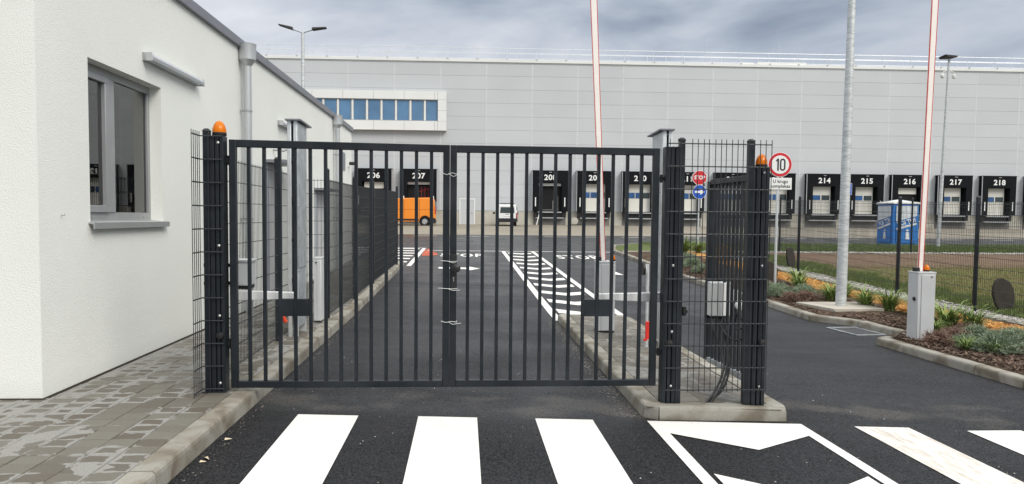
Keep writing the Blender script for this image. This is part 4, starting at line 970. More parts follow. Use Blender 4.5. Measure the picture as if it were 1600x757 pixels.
# cabinets: world positions from the ground they stand on
b1_ = barrier(2.06, 10.70, zi(2.05, 10.6), 1.02, .25, .34, 0, -.052, 'island barrier cabinet with raised white boom, seen through the right gate leaf', .066, .088, boom_dx=-.03)
beacon(2.155, 10.62, zi(2.05, 10.6)+1.034, .75, 'small amber light on the island barrier cabinet')
b2_ = barrier(6.69, 10.38, zg(6.8, 10.4)+.095, 1.01, .265, .25, 0, .018, 'right barrier cabinet with raised boom at the garden kerb', .066, .088, boom_dx=-.035)
beacon(6.755, 10.38, zg(6.8, 10.4)+.095+1.024, .75, 'small amber light on the right barrier cabinet beside the garden')
lb_ = barrier(-1.93-.0, 10.45, zp(0, 10), .92, .11, .22, 0, 0, 'slim grey post box on the left pavement behind the left gate leaf', .03, .03, Lb=.03)
for ch in list(lb_.children):
    if ch.name.split('.')[0] in ('boom', 'boom_clamp'):
        for s_ in list(ch.children): bpy.data.objects.remove(s_)
        bpy.data.objects.remove(ch)
lb_.name = 'card_reader_post'; lb_['category'] = 'post'; del lb_['group']
lb_.location.x = -2.08; lb_.location.y = 10.75

# ------------------------------------------------------------------ signs
def disc(name, r, y0, y1, m, parent, c=(0, 0, 0), n=48): return MB().lathe([(r, y1), (r, y0)], c, n, axis='y').build(name, m, parent)
s10 = empty('speed_sign', (7.645, 17.65, zg(7.6, 17.6)+.08), label='round red and white speed limit 10 sign with a white plate below', cat='road sign')
zo = s10.location.z
MB().tube([(0, .04, 0), (0, .04, 3.30-zo)], .03, 14).build('pole', GALVL, s10)
sx_ = 7.650-7.62
disc('sign_rim', .300, -.0, .012, SIGNW, s10, (sx_, 0, 3.0-zo)); disc('sign_face', .288, -.004, .0, SIGNR, s10, (sx_, 0, 3.0-zo)); disc('sign_centre', .222, -.008, -.0045, SIGNW, s10, (sx_, 0, 3.0-zo))
MB().prism([(-.072, -.148), (-.034, -.148), (-.034, .148), (-.066, .148), (-.105, .105), (-.105, .065), (-.072, .092)], -.012, -.009, 'y').build('digit', BLACKF, s10, (sx_, 0, 3.0-zo))
mb = MB(); no_ = 28
for k in range(no_):
    a = 2*math.pi*k/no_; ca, sa = math.cos(a), math.sin(a); yy_ = .078*(1 if sa > 1e-6 else (-1 if sa < -1e-6 else 0))
    for rr, y_ in ((.070, -.012), (.034, -.012), (.034, -.009), (.070, -.009)): mb.v.append((.062+rr*ca, y_, yy_+rr*sa))
for k in range(no_):
    q, w_ = 4*k, 4*((k+1) % no_)
    for c in range(4): mb.f.append((q+c, q+(c+1) % 4, w_+(c+1) % 4, w_+c)); mb.m.append(0)
mb.build('digit', BLACKF, s10, (sx_, 0, 3.0-zo), smooth=False)
MB().box(-.235, .335, 0, .012, 2.395-zo, 2.680-zo).build('plate', SIGNW, s10, bevel=.003)
text_obj('lettering', 'U krugu', .115, BLACKF, s10, (.05, -.003, 2.592-zo), depth=.001, bold=.001)
text_obj('lettering', 'kompleksa', .115, BLACKF, s10, (.05, -.003, 2.478-zo), depth=.001, bold=.001)
MB().box(-.05, .05, .012, .08, 2.86-zo, 2.90-zo).box(-.05, .05, .012, .08, 2.5-zo, 2.54-zo).build('clamp', GALV, s10)
st = empty('stop_sign', (9.79, 30.4, zg(9.8, 30.4)+.1), label='red octagonal STOP sign above a round blue arrow sign', cat='road sign'); zo = st.location.z
MB().tube([(0, .04, 0), (0, .04, 3.66-zo)], .03, 12).build('pole', GALVL, st)
def octo(r, y0, y1, z, name, m): 
    return MB().prism([(r*math.cos(math.pi/8+k*math.pi/4), z+r*math.sin(math.pi/8+k*math.pi/4)) for k in range(8)], y0, y1, 'y').build(name, m, st)
octo(.325, 0, .012, 3.37-zo, 'sign_rim', SIGNW); octo(.30, -.004, -.0005, 3.37-zo, 'sign_face', SIGNR)
text_obj('lettering', 'STOP', .22, SIGNW, st, (0, -.008, 3.37-zo), sx=.85, bold=.008, depth=.001)
disc('round_sign', .30, 0, .012, SIGNW, st, (.01, 0, 2.78-zo), 32); disc('round_sign_face', .282, -.004, -.0005, SIGNB, st, (.01, 0, 2.78-zo), 32)
MB().prism([(-.2, -.045), (.03, -.045), (.03, -.12), (.22, 0), (.03, .12), (.03, .045), (-.2, .045)], -.009, -.0045, 'y').build('arrow', SIGNW, st, (.01, 0, 2.78-zo))
bs = empty('direction_sign', (18.42, 34.6, zg(18.4, 34.6)), label='small blue rectangular sign with a white upward arrow on a thin pole', cat='road sign'); zo = bs.location.z
MB().tube([(0, .04, 0), (0, .04, 3.42-zo)], .028, 10).build('pole', GALVL, bs)
MB().box(-.21, .21, 0, .012, 2.88-zo, 3.43-zo).build('plate', SIGNW, bs); MB().box(-.195, .195, -.004, -.0005, 2.895-zo, 3.415-zo).build('plate_face', SIGNB, bs)
MB().prism([(-.025, -.2), (.025, -.2), (.025, .08), (.085, .08), (0, .21), (-.085, .08), (-.025, .08)], -.009, -.0045, 'y').build('arrow', SIGNW, bs, (0, 0, 3.15-zo))

# ------------------------------------------------------------------ lamp posts
def galvpole():
    m, t, b = newmat('spangled_zinc'); lk = t.links.new
    P = N(t, 'ShaderNodeTexCoord').outputs['Object']; mpn = N(t, 'ShaderNodeMapping'); mpn.inputs['Scale'].default_value = (1, 1, 5); lk(P, mpn.inputs[0])
    n = N(t, 'ShaderNodeTexNoise'); n.inputs['Scale'].default_value = 5; n.inputs['Detail'].default_value = 6; n.inputs['Distortion'].default_value = 1.2; lk(mpn.outputs[0], n.inputs['Vector'])
    c = N(t, 'ShaderNodeValToRGB'); lk(n.outputs['Fac'], c.inputs[0]); c.color_ramp.elements[0].position = .35; c.color_ramp.elements[1].position = .62
    c.color_ramp.elements[0].color = (.44, .465, .47, 1); c.color_ramp.elements[1].color = (.66, .685, .69, 1); lk(c.outputs[0], b.inputs['Base Color'])
    b.inputs['Metallic'].default_value = .35; b.inputs['Roughness'].default_value = .5; return m
SPANG = galvpole()
lp = empty('lamp_post', (7.36, 13.95, zg(7.36, 13.95)+.115), label='big galvanised lamp pole on a concrete pad in the garden bed', cat='lamp post')
MB().tube([(0, 0, 0), (.02, 0, 3.0), (.04, 0, 8.6)], [.102, .088, .052], 20).build('pole', SPANG, lp)
MB().tube([(-.9, 0, 8.75), (0, 0, 8.5), (.9, 0, 8.75)], .03, 8).build('arm', GALV, lp)
for s in (-1, 1): MB().box(s*1.15-.3, s*1.15+.3, -.13, .13, 8.74, 8.82).build('lamp_head', BLACKR, lp, bevel=.02)
pad = MB(); pz = zg(7.36, 14)+.165
pad.hexa([(6.74, 14.56, pz-.1), (6.96, 13.42, pz-.1), (7.98, 13.5, pz-.1), (8.02, 14.62, pz-.1)], [(6.74, 14.56, pz), (6.96, 13.42, pz), (7.98, 13.5, pz), (8.02, 14.62, pz)])
tag(pad.build('concrete_pad', WETCONC, bevel=.008), 'pale concrete footing slab under the big lamp pole', 'concrete pad')
def lamp2(x, y, zb_, top, arm, label, lean=0):
    g = empty('lamp_post', (x, y, zb_), label=label, cat='lamp post'); h = top-zb_
    g.rotation_euler.y = lean
    MB().tube([(0, 0, 0), (0, 0, h)], [.085, .05], 12).build('pole', SPANG, g)
    return g, h
l1, h = lamp2(-5.12, 24, .3, 7.42, 1.4, 'tall lamp post with two lamp heads behind the white gatehouse')
MB().tube([(-.36, 0, h+.10), (0, 0, h-.02), (.36, 0, h+.10)], .025, 8).build('arm', GALV, l1)
for s in (-1, 1):
    MB().add([(s*.30, -.12, h+.06), (s*.74, -.10, h+.16+(-s*.03)), (s*.74, .10, h+.16-s*.03), (s*.30, .12, h+.06), (s*.30, -.10, h+.14), (s*.74, -.08, h+.20-s*.03), (s*.74, .08, h+.20-s*.03), (s*.30, .10, h+.14)],
             [(0,3,2,1),(4,5,6,7),(0,1,5,4),(1,2,6,5),(2,3,7,6),(3,0,4,7)]).build('lamp_head', BLACKR, l1, bevel=.015)
l2, h = lamp2(21.45, 32.2, .5, 8.95, 0, 'slim lamp post with two white cameras in front of docks 216 and 217', math.radians(1.3))
MB().add([(-.25, -.28, h), (.22, -.28, h+.02), (.22, .3, h+.02), (-.25, .3, h), (-.36, -.28, h+.1), (.2, -.28, h+.07), (.2, .3, h+.07), (-.3, .3, h+.09)], [(0,3,2,1),(4,5,6,7),(0,1,5,4),(1,2,6,5),(2,3,7,6),(3,0,4,7)]).build('lamp_head', BLACKR, l2)
MB().tube([(-.27, 0, h-.72), (-.22, 0, h-.6), (0, 0, h-.55), (.22, 0, h-.6), (.27, 0, h-.72)], .022, 6).build('camera_arm', WHITEP, l2)
for s in (-1, 1): MB().lathe([(.03, .1), (.08, .06), (.09, 0), (.07, -.07), (.02, -.1)], (s*.27, 0, h-.8), 12).build('security_camera', WHITEP, l2)

# ------------------------------------------------------------------ drain grate
gr_ = empty('drain_grate', (6.53, 11.85, zg(6.5, 11.8)+.004), rz=math.radians(6), label='rectangular steel drain grate in the asphalt at the kerb notch', cat='drain grate')
MB().box(-.28, .26, -.42, -.39, 0, .012).box(-.28, .26, .39, .42, 0, .012).box(-.28, -.25, -.39, .39, 0, .012).box(.23, .26, -.39, .39, 0, .012).build('frame', GALV, gr_)
MB().box(-.25, .23, -.39, .39, .0, .003).build('pit', DARKIN, gr_)  # thin black plate paints the shade down in the drain
bm_ = MB().box(-.006, .006, -.39, .39, .004, .008).mesh('bar'); bm_.materials.append(CHROME)
for k in range(10): link('bar', bm_, gr_, (-.225+k*.048, 0, 0))

# ------------------------------------------------------------------ standing slabs
for (x, y, hh, ww, ry, rz_, lb) in ((10.62, 13.75, .72, .46, .28, .1, 'large oval dark brown stone slab on edge behind the fence at right'),
                               (10.35, 22.6, .82, .52, .62, .75, 'tilted oval dark stone slab behind the fence next to the speed sign pole'),
                               (7.98, 18.75, .58, .42, .1, 0, 'dark oval slab half hidden by the right gate post')):
    mb = MB(); n = 26; pr = []
    for k in range(n):
        w = 2*math.pi*k/n; rr = 1+.015*math.sin(3*w+1)+.01*math.sin(5*w); pr.append((ww/2*rr*math.cos(w), hh/2*(1+math.sin(w))*rr))
    mb.prism(pr, -.03, .03, 'y')
    o = mb.build('stone_slab', SLAB, None, (x, y, zg(x, y)+.05), bevel=.012); o.rotation_euler = (0, -ry, rz_); tag(o, lb, 'stone', 'standing stone slabs')

# ------------------------------------------------------------------ plants
def bush_mesh(n, r, h, w, m, seed):
    q = np.random.RandomState(seed); mb = MB()
    for _ in range(n):
        a = q.uniform(0, 6.28); el = math.acos(q.uniform(.05, 1)); d = Vector((math.sin(el)*math.cos(a), math.sin(el)*math.sin(a), math.cos(el)))
        s = q.uniform(.1, .6); l = q.uniform(.75, 1.1)
        p0 = Vector((d.x*r*s, d.y*r*s, d.z*h*s)); p1 = Vector((d.x*r*l, d.y*r*l, d.z*h*l+.02)); 
        pm = (p0+p1)/2+Vector((0, 0, .02)); sd_ = d.cross(Vector((q.normal(), q.normal(), q.normal()))).normalized()*w
        b = len(mb.v); mb.v += [tuple(p0-sd_*.5), tuple(p0+sd_*.5), tuple(pm-sd_), tuple(pm+sd_), tuple(p1)]
        mb.f += [(b, b+1, b+3, b+2), (b+2, b+3, b+4)]; mb.m += [0, 0]
        for _k in range(3):      # short side leaves
            t_ = q.uniform(.3, 1); c = p0.lerp(p1, t_); e_ = c+Vector((q.normal(), q.normal(), abs(q.normal())))*.028; b = len(mb.v)
            mb.v += [tuple(c-sd_*.8), tuple(c+sd_*.8), tuple(e_)]; mb.f.append((b, b+1, b+2)); mb.m.append(0)
    me = mb.mesh('foliage'); me.materials.append(m); return me
def lily_mesh(n, L_, w, m, seed):
    q = np.random.RandomState(seed); mb = MB()
    for _ in range(n):
        a = q.uniform(0, 6.28); l = L_*q.uniform(.6, 1.1); out_ = q.uniform(.35, .95)*l; hh = l*q.uniform(.32, .68); sd_ = Vector((-math.sin(a), math.cos(a), 0))*w
        b = len(mb.v); ox, oy = q.normal(0, .03, 2)
        for k in range(6):
            t_ = k/5; r_ = out_*t_**1.3; z = hh*math.sin(min(1.9, t_*1.9+.02))*(1 if t_ < .8 else .97); ww = (1-t_)**.6*1.; p = Vector((math.cos(a)*r_+ox, math.sin(a)*r_+oy, z))
            mb.v += [tuple(p-sd_*ww), tuple(p+sd_*ww)]
        for k in range(5): mb.f.append((b+2*k, b+2*k+1, b+2*k+3, b+2*k+2)); mb.m.append(0)
    me = mb.mesh('leaves'); me.materials.append(m); return me
stemm = MB().tube([(0, 0, -.03), (0, 0, .06)], .012, 6).mesh('stem'); stemm.materials.append(SHRUBB)
BM = [bush_mesh(800, .31, .25, .0075, SHRUB, i) for i in range(3)]; BB = [bush_mesh(520, .27, .22, .0065, SHRUBB, 10+i) for i in range(2)]
LM = [lily_mesh(150, .54, .010, LILY, 20+i) for i in range(3)]
def plant(name, me, x, y, s, lb, cat, grp, stem=False, sz=1):
    g = empty(name, (x, y, zg(x, y)+.10), random.uniform(0, 6.28), lb, cat, grp); s = s*(1.2*random.uniform(.85, 1.15) if name == 'daylily' else 1); o = link(me.name.split('.')[0], me, g); o.scale = (s, s, s*sz)
    if stem: link('stem', stemm, g)
# grey-green lavender clumps: (x, y, scale, label)
for x, y, s, lb in ((7.05, 9.32, 1.05, 'grey green lavender clump directly left of the dark right-edge post'), (7.50, 9.75, 1.0, 'grey green lavender clump behind the nearest one at the right edge'),
                    (7.62, 10.45, .85, 'smaller lavender clump nearest the orange mulch at right'), (7.95, 10.1, .9, 'lavender clump at the far right partly behind the dark post'), (6.98, 9.78, .75, 'low lavender clump between the dry brown tufts and the right post'),
                    (6.80, 15.7, .95, 'leftmost lavender clump at the foot of the speed sign'), (7.15, 16.3, .95, 'lavender clump just right of the speed sign pole'), (7.42, 15.7, 1., 'middle lavender clump left of the lamp pole pad'),
                    (7.05, 16.9, .9, 'lavender clump behind the speed sign pole base'), (7.75, 16.4, .85, 'rearmost lavender clump near the lamp pole'), (6.62, 16.6, .85, 'lavender clump partly hidden by the right gate post'),
                    (6.75, 20.6, 1.05, 'pale shrub seen through the wire screen left of the open leaf'), (6.55, 22.3, 1., 'grey green shrub behind the wire screen near the kerb'), (7.1, 22.6, 1.1, 'taller grey green shrub in the bed behind the wire screen'),
                    (6.7, 24.2, 1.05, 'rear grey green shrub in the bed left of the open leaf'), (7.6, 24.6, 1.1, 'farthest grey green shrub behind the open leaf')):
    plant('lavender_shrub', random.choice(BM), x, y, s, lb, 'shrub', 'grey green lavender clumps', True)
for x, y, s, lb in ((6.70, 9.95, .95, 'dry brown tuft right of the barrier cabinet nearest the kerb'), (7.10, 10.2, 1.0, 'dry brown tuft between barrier cabinet and lavender'), (7.7, 9.15, .9, 'dry brown tuft behind the dark post at the right edge'), (7.85, 10.95, .8, 'brownish tuft at the back beside the orange mulch'),
                    (6.85, 15.05, .9, 'dry brown tuft on the kerb side of the far lavender clumps'), (7.20, 15.1, 1., 'dry brown tuft left of the lamp pole pad'), (7.3, 17.6, .9, 'dry brown tuft behind the speed sign pole'), (6.9, 20.1, 1.1, 'dry pinkish tuft seen through the wire screen')):
    plant('dry_shrub', random.choice(BB), x, y, s, lb, 'shrub', 'dry brown tufts')
for x, y, s, lb in ((7.68, 14.95, 1.05, 'broad green daylily left of the big lamp pole'), (8.05, 15.3, .95, 'green daylily directly behind the big lamp pole'), (7.95, 14.1, 1.1, 'green daylily right of the big lamp pole'), (8.15, 13.6, 1.15, 'lush green daylily between lamp pole and barrier cabinet'),
                    (8.2, 12.75, 1.05, 'green daylily just left of the right barrier cabinet'), (8.42, 13.1, .9, 'green daylily behind the barrier cabinet near the fence'), (7.75, 11.35, 1.0, 'green daylily right of the right barrier cabinet'), (8.05, 11.15, 1., 'arching daylily in front of the orange mulch'),
                    (7.35, 11.0, .6, 'small young daylily beside the barrier cabinet'), (7.9, 16.9, 1., 'green daylily right of the speed sign pole'), (8.3, 17.9, 1.05, 'green daylily at the edge of the orange mulch behind the sign'), (8.5, 15.9, .95, 'daylily at the edge of the orange mulch behind the lamp pole'),
                    (8.6, 10.3, .8, 'thin daylily by the fence at the right edge'), (7.9, 19.6, 1., 'yellow green daylily in front of the tilted slab'), (8.7, 21.2, 1.1, 'daylily left of the orange mulch end'), (6.95, 9.2, .42, 'tiny weed among the bark chips near the kerb'), (6.75, 9.45, .45, 'tiny weed among the bark chips by the dry tufts')):
    plant('daylily', random.choice(LM), x, y, s, lb, 'plant', 'green daylilies')
for x, y, s, lb in ((8.15, 27.0, 1.9, 'tall bright green bush beyond the wire screen near the STOP sign'), (8.9, 27.6, 1.4, 'bright green bush right beside the STOP sign pole'), (7.6, 27.8, 1.1, 'low bright green bush at the corner of the far bed')):
    plant('green_bush', LM[0], x, y, s, lb, 'shrub', 'bright green bushes near the STOP sign', sz=1.05)
ORL = leafmat('orange_bush_leaf', (.40, .17, .03), (.45, .32, .06)); OBM = bush_mesh(300, .3, .35, .012, ORL, 44)
plant('orange_bush', OBM, 9.5, 26.6, 1.3, 'small orange leaved bush right of the STOP sign pole', 'shrub', None)
plant('orange_bush', OBM, 8.6, 24.2, 1.0, 'low orange leaved bush behind the open gate leaf', 'shrub', None)
# litter by the left kerb
lm = MB().add([(-.03, -.008, .004), (.03, -.012, .012), (.034, .010, .004), (-.02, .014, .014)], [(0, 1, 2, 3)]).mesh('fallen_leaf'); lm.materials.append(LITTER)
for x, y, s, r, lb in ((-1.73, 5.50, .9, .6, 'pale scrap on the asphalt nearest the gate by the left kerb'), (-1.735, 5.06, 1.2, 2.1, 'crumpled cream leaf against the left kerb'), (-1.74, 5.0, .7, .3, 'small leaf scrap nearest the camera by the left kerb')):
    o = link('fallen_leaf', lm, None, (x, y, zg(x, y)+.003)); o.rotation_euler = (.2, .1, r); o.scale = (s, s, s); tag(o, lb, 'litter', 'scraps by the left kerb')

# ------------------------------------------------------------------ warehouse
wh = empty('warehouse', (4, 66, .96), rz=-.022, label='huge pale grey panelled logistics hall with numbered black loading docks', cat='building')
def W(mb, name, m, parent=None, **kw): return mb.build(name, m, parent or wh, **kw)
XL, XR, ZR = -27., 56., 14.30
W(MB().box(XL, XR, .06, 30, 0, ZR-.02), 'wall_core', PANELJ)
W(MB().box(XL, XR, -.02, .055, 0, 1.20), 'plinth', CONC)
pm = None; cw = 4.05; rh = (ZR-1.22)/11
pmesh = MB().box(.03, cw-.03, -.03, .05, .0065, rh-.0065).mesh('wall_panel'); pmesh.materials.append(PANEL)
ncol = int((XR-XL)/cw)
for i in range(ncol):
    for j in range(11):
        o = link('wall_panel', pmesh, wh, (XL+.6+i*cw, random.uniform(-.004, .004), 1.22+j*rh)); 
for i in range(ncol+1): W(MB().box(XL+.6+i*cw-.05, XL+.6+i*cw+.05, -.036, .055, 1.22, ZR), 'joint_trim', TRIM)
W(MB().box(XL-.05, XR, -.12, .5, ZR, ZR+.28), 'coping', WTRIM, bevel=.02); W(MB().box(XL-.05, XR, -.06, .055, ZR-.10, ZR-.002), 'flashing', PANELJ)
W(MB().box(22.2, 26.6, .0, .6, ZR+.285, ZR+.50).box(20.6, 21.8, 0, .5, ZR+.285, ZR+.42), 'roof_duct', WTRIM)
# roof railing
rz0 = ZR+.282
rail = W(MB().tube([(XL, .25, rz0+1.02), (XR, .25, rz0+1.02)], .028, 6).tube([(XL, .25, rz0+.55), (XR, .25, rz0+.55)], .022, 6).tube([(XL, 3.2, rz0+1.25), (XR, 3.2, rz0+1.25)], .026, 6).tube([(XL, 3.2, rz0+.75), (XR, 3.2, rz0+.75)], .02, 6), 'roof_railing', RAILM)
pp = MB().tube([(0, 0, 0), (0, 0, 1.02)], .026, 6).box(-.05, .05, -.45, 0.05, -.0, .05).mesh('railing_post'); pp.materials.append(RAILM)
x = XL+.5
while x < XR:
    link('railing_post', pp, rail, (x, .25, rz0)); x += 2.62
x = XL+1.4
pp2 = MB().tube([(0, 0, -.3), (0, 0, 1.25)], .024, 6).mesh('railing_post'); pp2.materials.append(RAILM)
while x < XR:
    link('railing_post', pp2, rail, (x, 3.2, rz0)); x += 1.75
for x, hh in ((-20.8, 2.1), (-17.6, 1.4), (17.9, 2.6), (24.6, 2.4)): W(MB().tube([(x, 1.2, rz0), (x, 1.2, rz0+hh)], [.03, .012], 5), 'lightning_rod', RAILM)
# window band with white cladding
zb0, zb1, wz_0, wz_1 = 8.20, 11.62, 9.02, 10.88
band = W(MB().box(-22.6, -5.60, -.50, -.03, zb0, wz_0).box(-22.6, -5.60, -.50, -.03, wz_1, zb1).box(-6.35, -5.60, -.50, -.03, wz_0, wz_1).box(-22.6, -6.35, -.30, -.03, wz_0, wz_1), 'window_band', mat('band_core', (.5, .5, .5), .6))
cx = -22.6
clad = []
while cx < -6.4:
    c1 = min(cx+2.66, -6.38); clad.append((cx, c1)); cx += 2.66
for a, b in clad:
    for (z0, z1) in ((zb0, wz_0), (wz_1, zb1)):
        W(MB().box(a+.02, b-.02, -.53, -.50, z0+.01, z1-.01), 'cladding_panel', WTRIM, band)
for z0, z1 in ((zb0, wz_0), (wz_0, (wz_0+wz_1)/2), ((wz_0+wz_1)/2, wz_1), (wz_1, zb1)): W(MB().box(-6.36, -5.61, -.53, -.50, z0+.01, z1-.01), 'cladding_panel', WTRIM, band)
SKYG = mat('sky_painted_glass', (.10, .21, .36), .06, 0, .25, .5, spec=1.)  # blue base colour paints in the reflected sky
pg = MB().box(0, .98, -.36, -.34, wz_0+.06, wz_1-.06).mesh('pane'); pg.materials.append(SKYG)
mu = MB().box(0, .10, -.40, -.30, wz_0, wz_1).mesh('mullion'); mu.materials.append(ALU)
pn = MB().box(0, .16, -.41, -.30, wz_0, wz_1).mesh('mullion'); pn.materials.append(WTRIM)
for k in range(12):
    x = -7.40-1.26*k; link('pane', pg, band, (x+.02, 0, 0)); link('mullion', pn, band, (x-.18, 0, 0))
W(MB().box(-22.6, -6.35, -.42, -.30, wz_0, wz_0+.06).box(-22.6, -6.35, -.42, -.30, wz_1-.06, wz_1), 'rail', ALU, band)
# personnel door
pdr = W(MB().box(-4.45, -4.35, -.06, 0, 0, 2.3).box(-3.15, -3.05, -.06, 0, 0, 2.3).box(-4.35, -3.15, -.06, 0, 2.2, 2.3), 'door', WTRIM)
W(MB().box(-4.35, -3.15, -.035, -.021, 0, 2.2), 'door_leaf', PANEL, pdr); W(MB().box(-3.35, -3.30, -.08, -.035, 1.0, 1.05), 'handle', BLACKR, pdr)
# loading docks (local x = centre)
DW, DT = 1.58, 4.80      # half width, top of shelter above the apron
def shelter(x, num, state):
    D = -.60
    s = MB().box(x-DW, x+DW, D, -.03, 3.72, DT).box(x-DW, x-1.02, D, -.03, 1.24, 3.72).box(x+1.02, x+DW, D, -.03, 1.24, 3.72)
    s.box(x-1.02, x+1.02, -.05, -.03, 1.24, 3.72)
    o = W(s, 'dock_shelter', BLACKP, bevel=.02)
    # pale frame edges
    W(MB().box(x-DW-.05, x-DW-.002, D-.01, D+.05, 1.24, DT), 'edge_trim', ZINC, o); W(MB().box(x+DW+.002, x+DW+.05, D-.01, D+.05, 1.24, DT), 'edge_trim', ZINC, o); W(MB().box(x-DW-.04, x-DW-.002, -.10, -.03, 1.24, DT), 'edge_trim', ZINC, o)
    W(MB().box(x-DW-.05, x+DW+.05, D-.02, -.03, DT+.002, DT+.04), 'top_flashing', BLACKR, o)
    text_obj('dock_number', num, .66, SIGNW, o, (x, D-.008, 4.20), bold=.017, depth=.003, sx=1.08, spacing=1.06)
    for s_ in (-1, 1): W(MB().box(x+s_*1.30-.045, x+s_*1.30+.045, D-.012, D-.002, 1.65, 2.45), 'guide_mark', SIGNW, o)
    W(MB().box(x-.12, x+.12, D-.10, D-.002, DT-.16, DT-.10), 'dock_light', ALU, o)
    yd = -.12
    if state == 'closed':
        W(MB().box(x-1.015, x+1.015, yd, yd+.06, 1.26, 2.42).box(x-1.015, x+1.015, yd, yd+.06, 2.43, 3.02).box(x-1.015, x+1.015, yd, yd+.06, 3.03, 3.70), 'door_panel', CREAM, o)
        for a, m in ((-.98, BLUEG), (-.31, BLUEG), (.36, CGLASS)): W(MB().box(x+a, x+a+.61, yd-.015, yd-.002, 2.46, 2.96), 'door_window', m, o)
    elif state == 'closed2':
        W(MB().box(x-1.0, x+.80, yd, yd+.06, 1.26, 2.42).box(x-1.0, x+.80, yd, yd+.06, 2.43, 3.02).box(x-1.0, x+.80, yd, yd+.06, 3.03, 3.70), 'door_panel', CREAM, o)
        for a, m in ((-.86, BLUEG), (-.02, CGLASS)): W(MB().box(x+a, x+a+.74, yd-.015, yd-.002, 2.48, 2.92), 'door_window', m, o)
    elif state == 'half':
        W(MB().box(x-.85, x+.85, yd-.1, yd-.04, 3.10, 3.66), 'door_panel', CREAM, o); W(MB().box(x-1.0, x+1.0, -.10, -.052, 1.26, 3.70), 'doorway_shade', DARKIN, o)  # flat near-black panel stands in for the unlit hall behind the opening
    else:
        W(MB().box(x-1.0, x+1.0, -.10, -.052, 1.26, 3.70), 'doorway_shade', DARKIN, o); W(MB().box(x-1.0, x+1.0, -.30, -.12, 3.48, 3.70), 'door_panel', WTRIM, o)
        if state == 'red':
            for k in range(3): W(MB().box(x+.2+.3*k, x+.24+.3*k, -.16, -.11, 1.4, 3.3).box(x+.3*k, x+.3+.3*k, -.155, -.112, 2.85+.1*k, 2.9+.1*k), 'red_rack', mat('dark_red_rack', (.25, .015, .01), .6), o)
        else:
            W(MB().box(x+.25, x+.32, -.16, -.11, 1.3, 2.2).box(x+.7, x+.76, -.16, -.11, 1.3, 2.6).box(x-.8, x+.8, -.16, -.11, 1.32, 1.38), 'loading_gear', CONCD, o)
    # dock pit, leveller, bumpers
    p = W(MB().box(x-1.45, x+1.45, -.062, -.021, 0, .78).box(x-1.45, x+1.45, -.09, -.03, .78, 1.22), 'dock_pit', CONCD, o)
    W(MB().box(x-1.05, x+1.05, -.55, -.1, 1.10, 1.18).box(x-1.25, x+1.25, -.50, -.1, .60, .68), 'leveller_plate', ZINC, o)
    W(MB().box(x-1.02, x+1.02, -.22, -.1, .72, 1.02), 'leveller_slot', BLACKR, o)
    for s_ in (-1, 1): W(MB().box(x+s_*1.28-.17, x+s_*1.28+.17, -.35, -.09, .72, 1.20), 'bumper', BLACKR, o, bevel=.02)
DOCKS = [(-15.9, '205', 'closed'), (-11.95, '206', 'half'), (-8.01, '207', 'red'), (3.6, '208', 'open'), (7.56, '209', 'closed'), (11.62, '210', 'closed'), (15.85, '211', 'closed'), (19.95, '212', 'closed'), (24.1, '213', 'closed'),
         (28.33, '214', 'closed2'), (32.24, '215', 'closed2'), (36.18, '216', 'half'), (40.45, '217', 'closed2'), (44.55, '218', 'closed2'), (48.75, '219', 'closed2')]
for d in DOCKS: shelter(*d)
# leaning pole and wheel-chock disc
lpn = MB().tube([(6.36, 65.0, .97), (6.62, 65.1, 2.0)], .05, 8).build('leaning_pipe', WHITEP); tag(lpn, 'white pipe leaning at the left side of dock 208', 'pipe')
dq = empty('round_cover', (9.75, 65.0, .97), label='grey round disc on the apron between docks 208 and 209', cat='disc')
MB().lathe([(.30, .04), (.32, 0), (.30, -.04), (.15, -.05)], (0, 0, .36), 20, axis='y').build('disc', CONC, dq); MB().box(-.6, .65, -.1, .1, 0, .07).build('base', RUBBER, dq)

# ------------------------------------------------------------------ vehicles
RIMD = mat('rim_slot_dark', (.10, .10, .10), .6)
def wheel(parent, x, y, r, w, side):
    o = MB().lathe([(r*.62, -w/2), (r*.94, -w/2), (r, -w*.3), (r, w*.3), (r*.94, w/2), (r*.62, w/2)], (0, 0, 0), 28, axis='y').build('wheel', RUBBER, parent, (x, y, r))
    MB().lathe([(r*.62, -w*.54), (r*.58, -w*.505), (r*.2, -w*.52), (.02, -w*.54)] if side < 0 else [(.02, w*.44), (r*.2, w*.42), (r*.58, w*.36), (r*.62, w*.40)], (0, 0, 0), 24, axis='y').build('rim', mat('rim_paint', (.42, .43, .44), .4), o)
    for k in range(5):
        a = k*2*math.pi/5; yy_ = side*w*.56
        MB().box(-.03, .03, min(yy_, yy_*.93), max(yy_, yy_*.93), r*.24, r*.48).build('spoke', RIMD, o).rotation_euler = (0, a, 0)
    return o
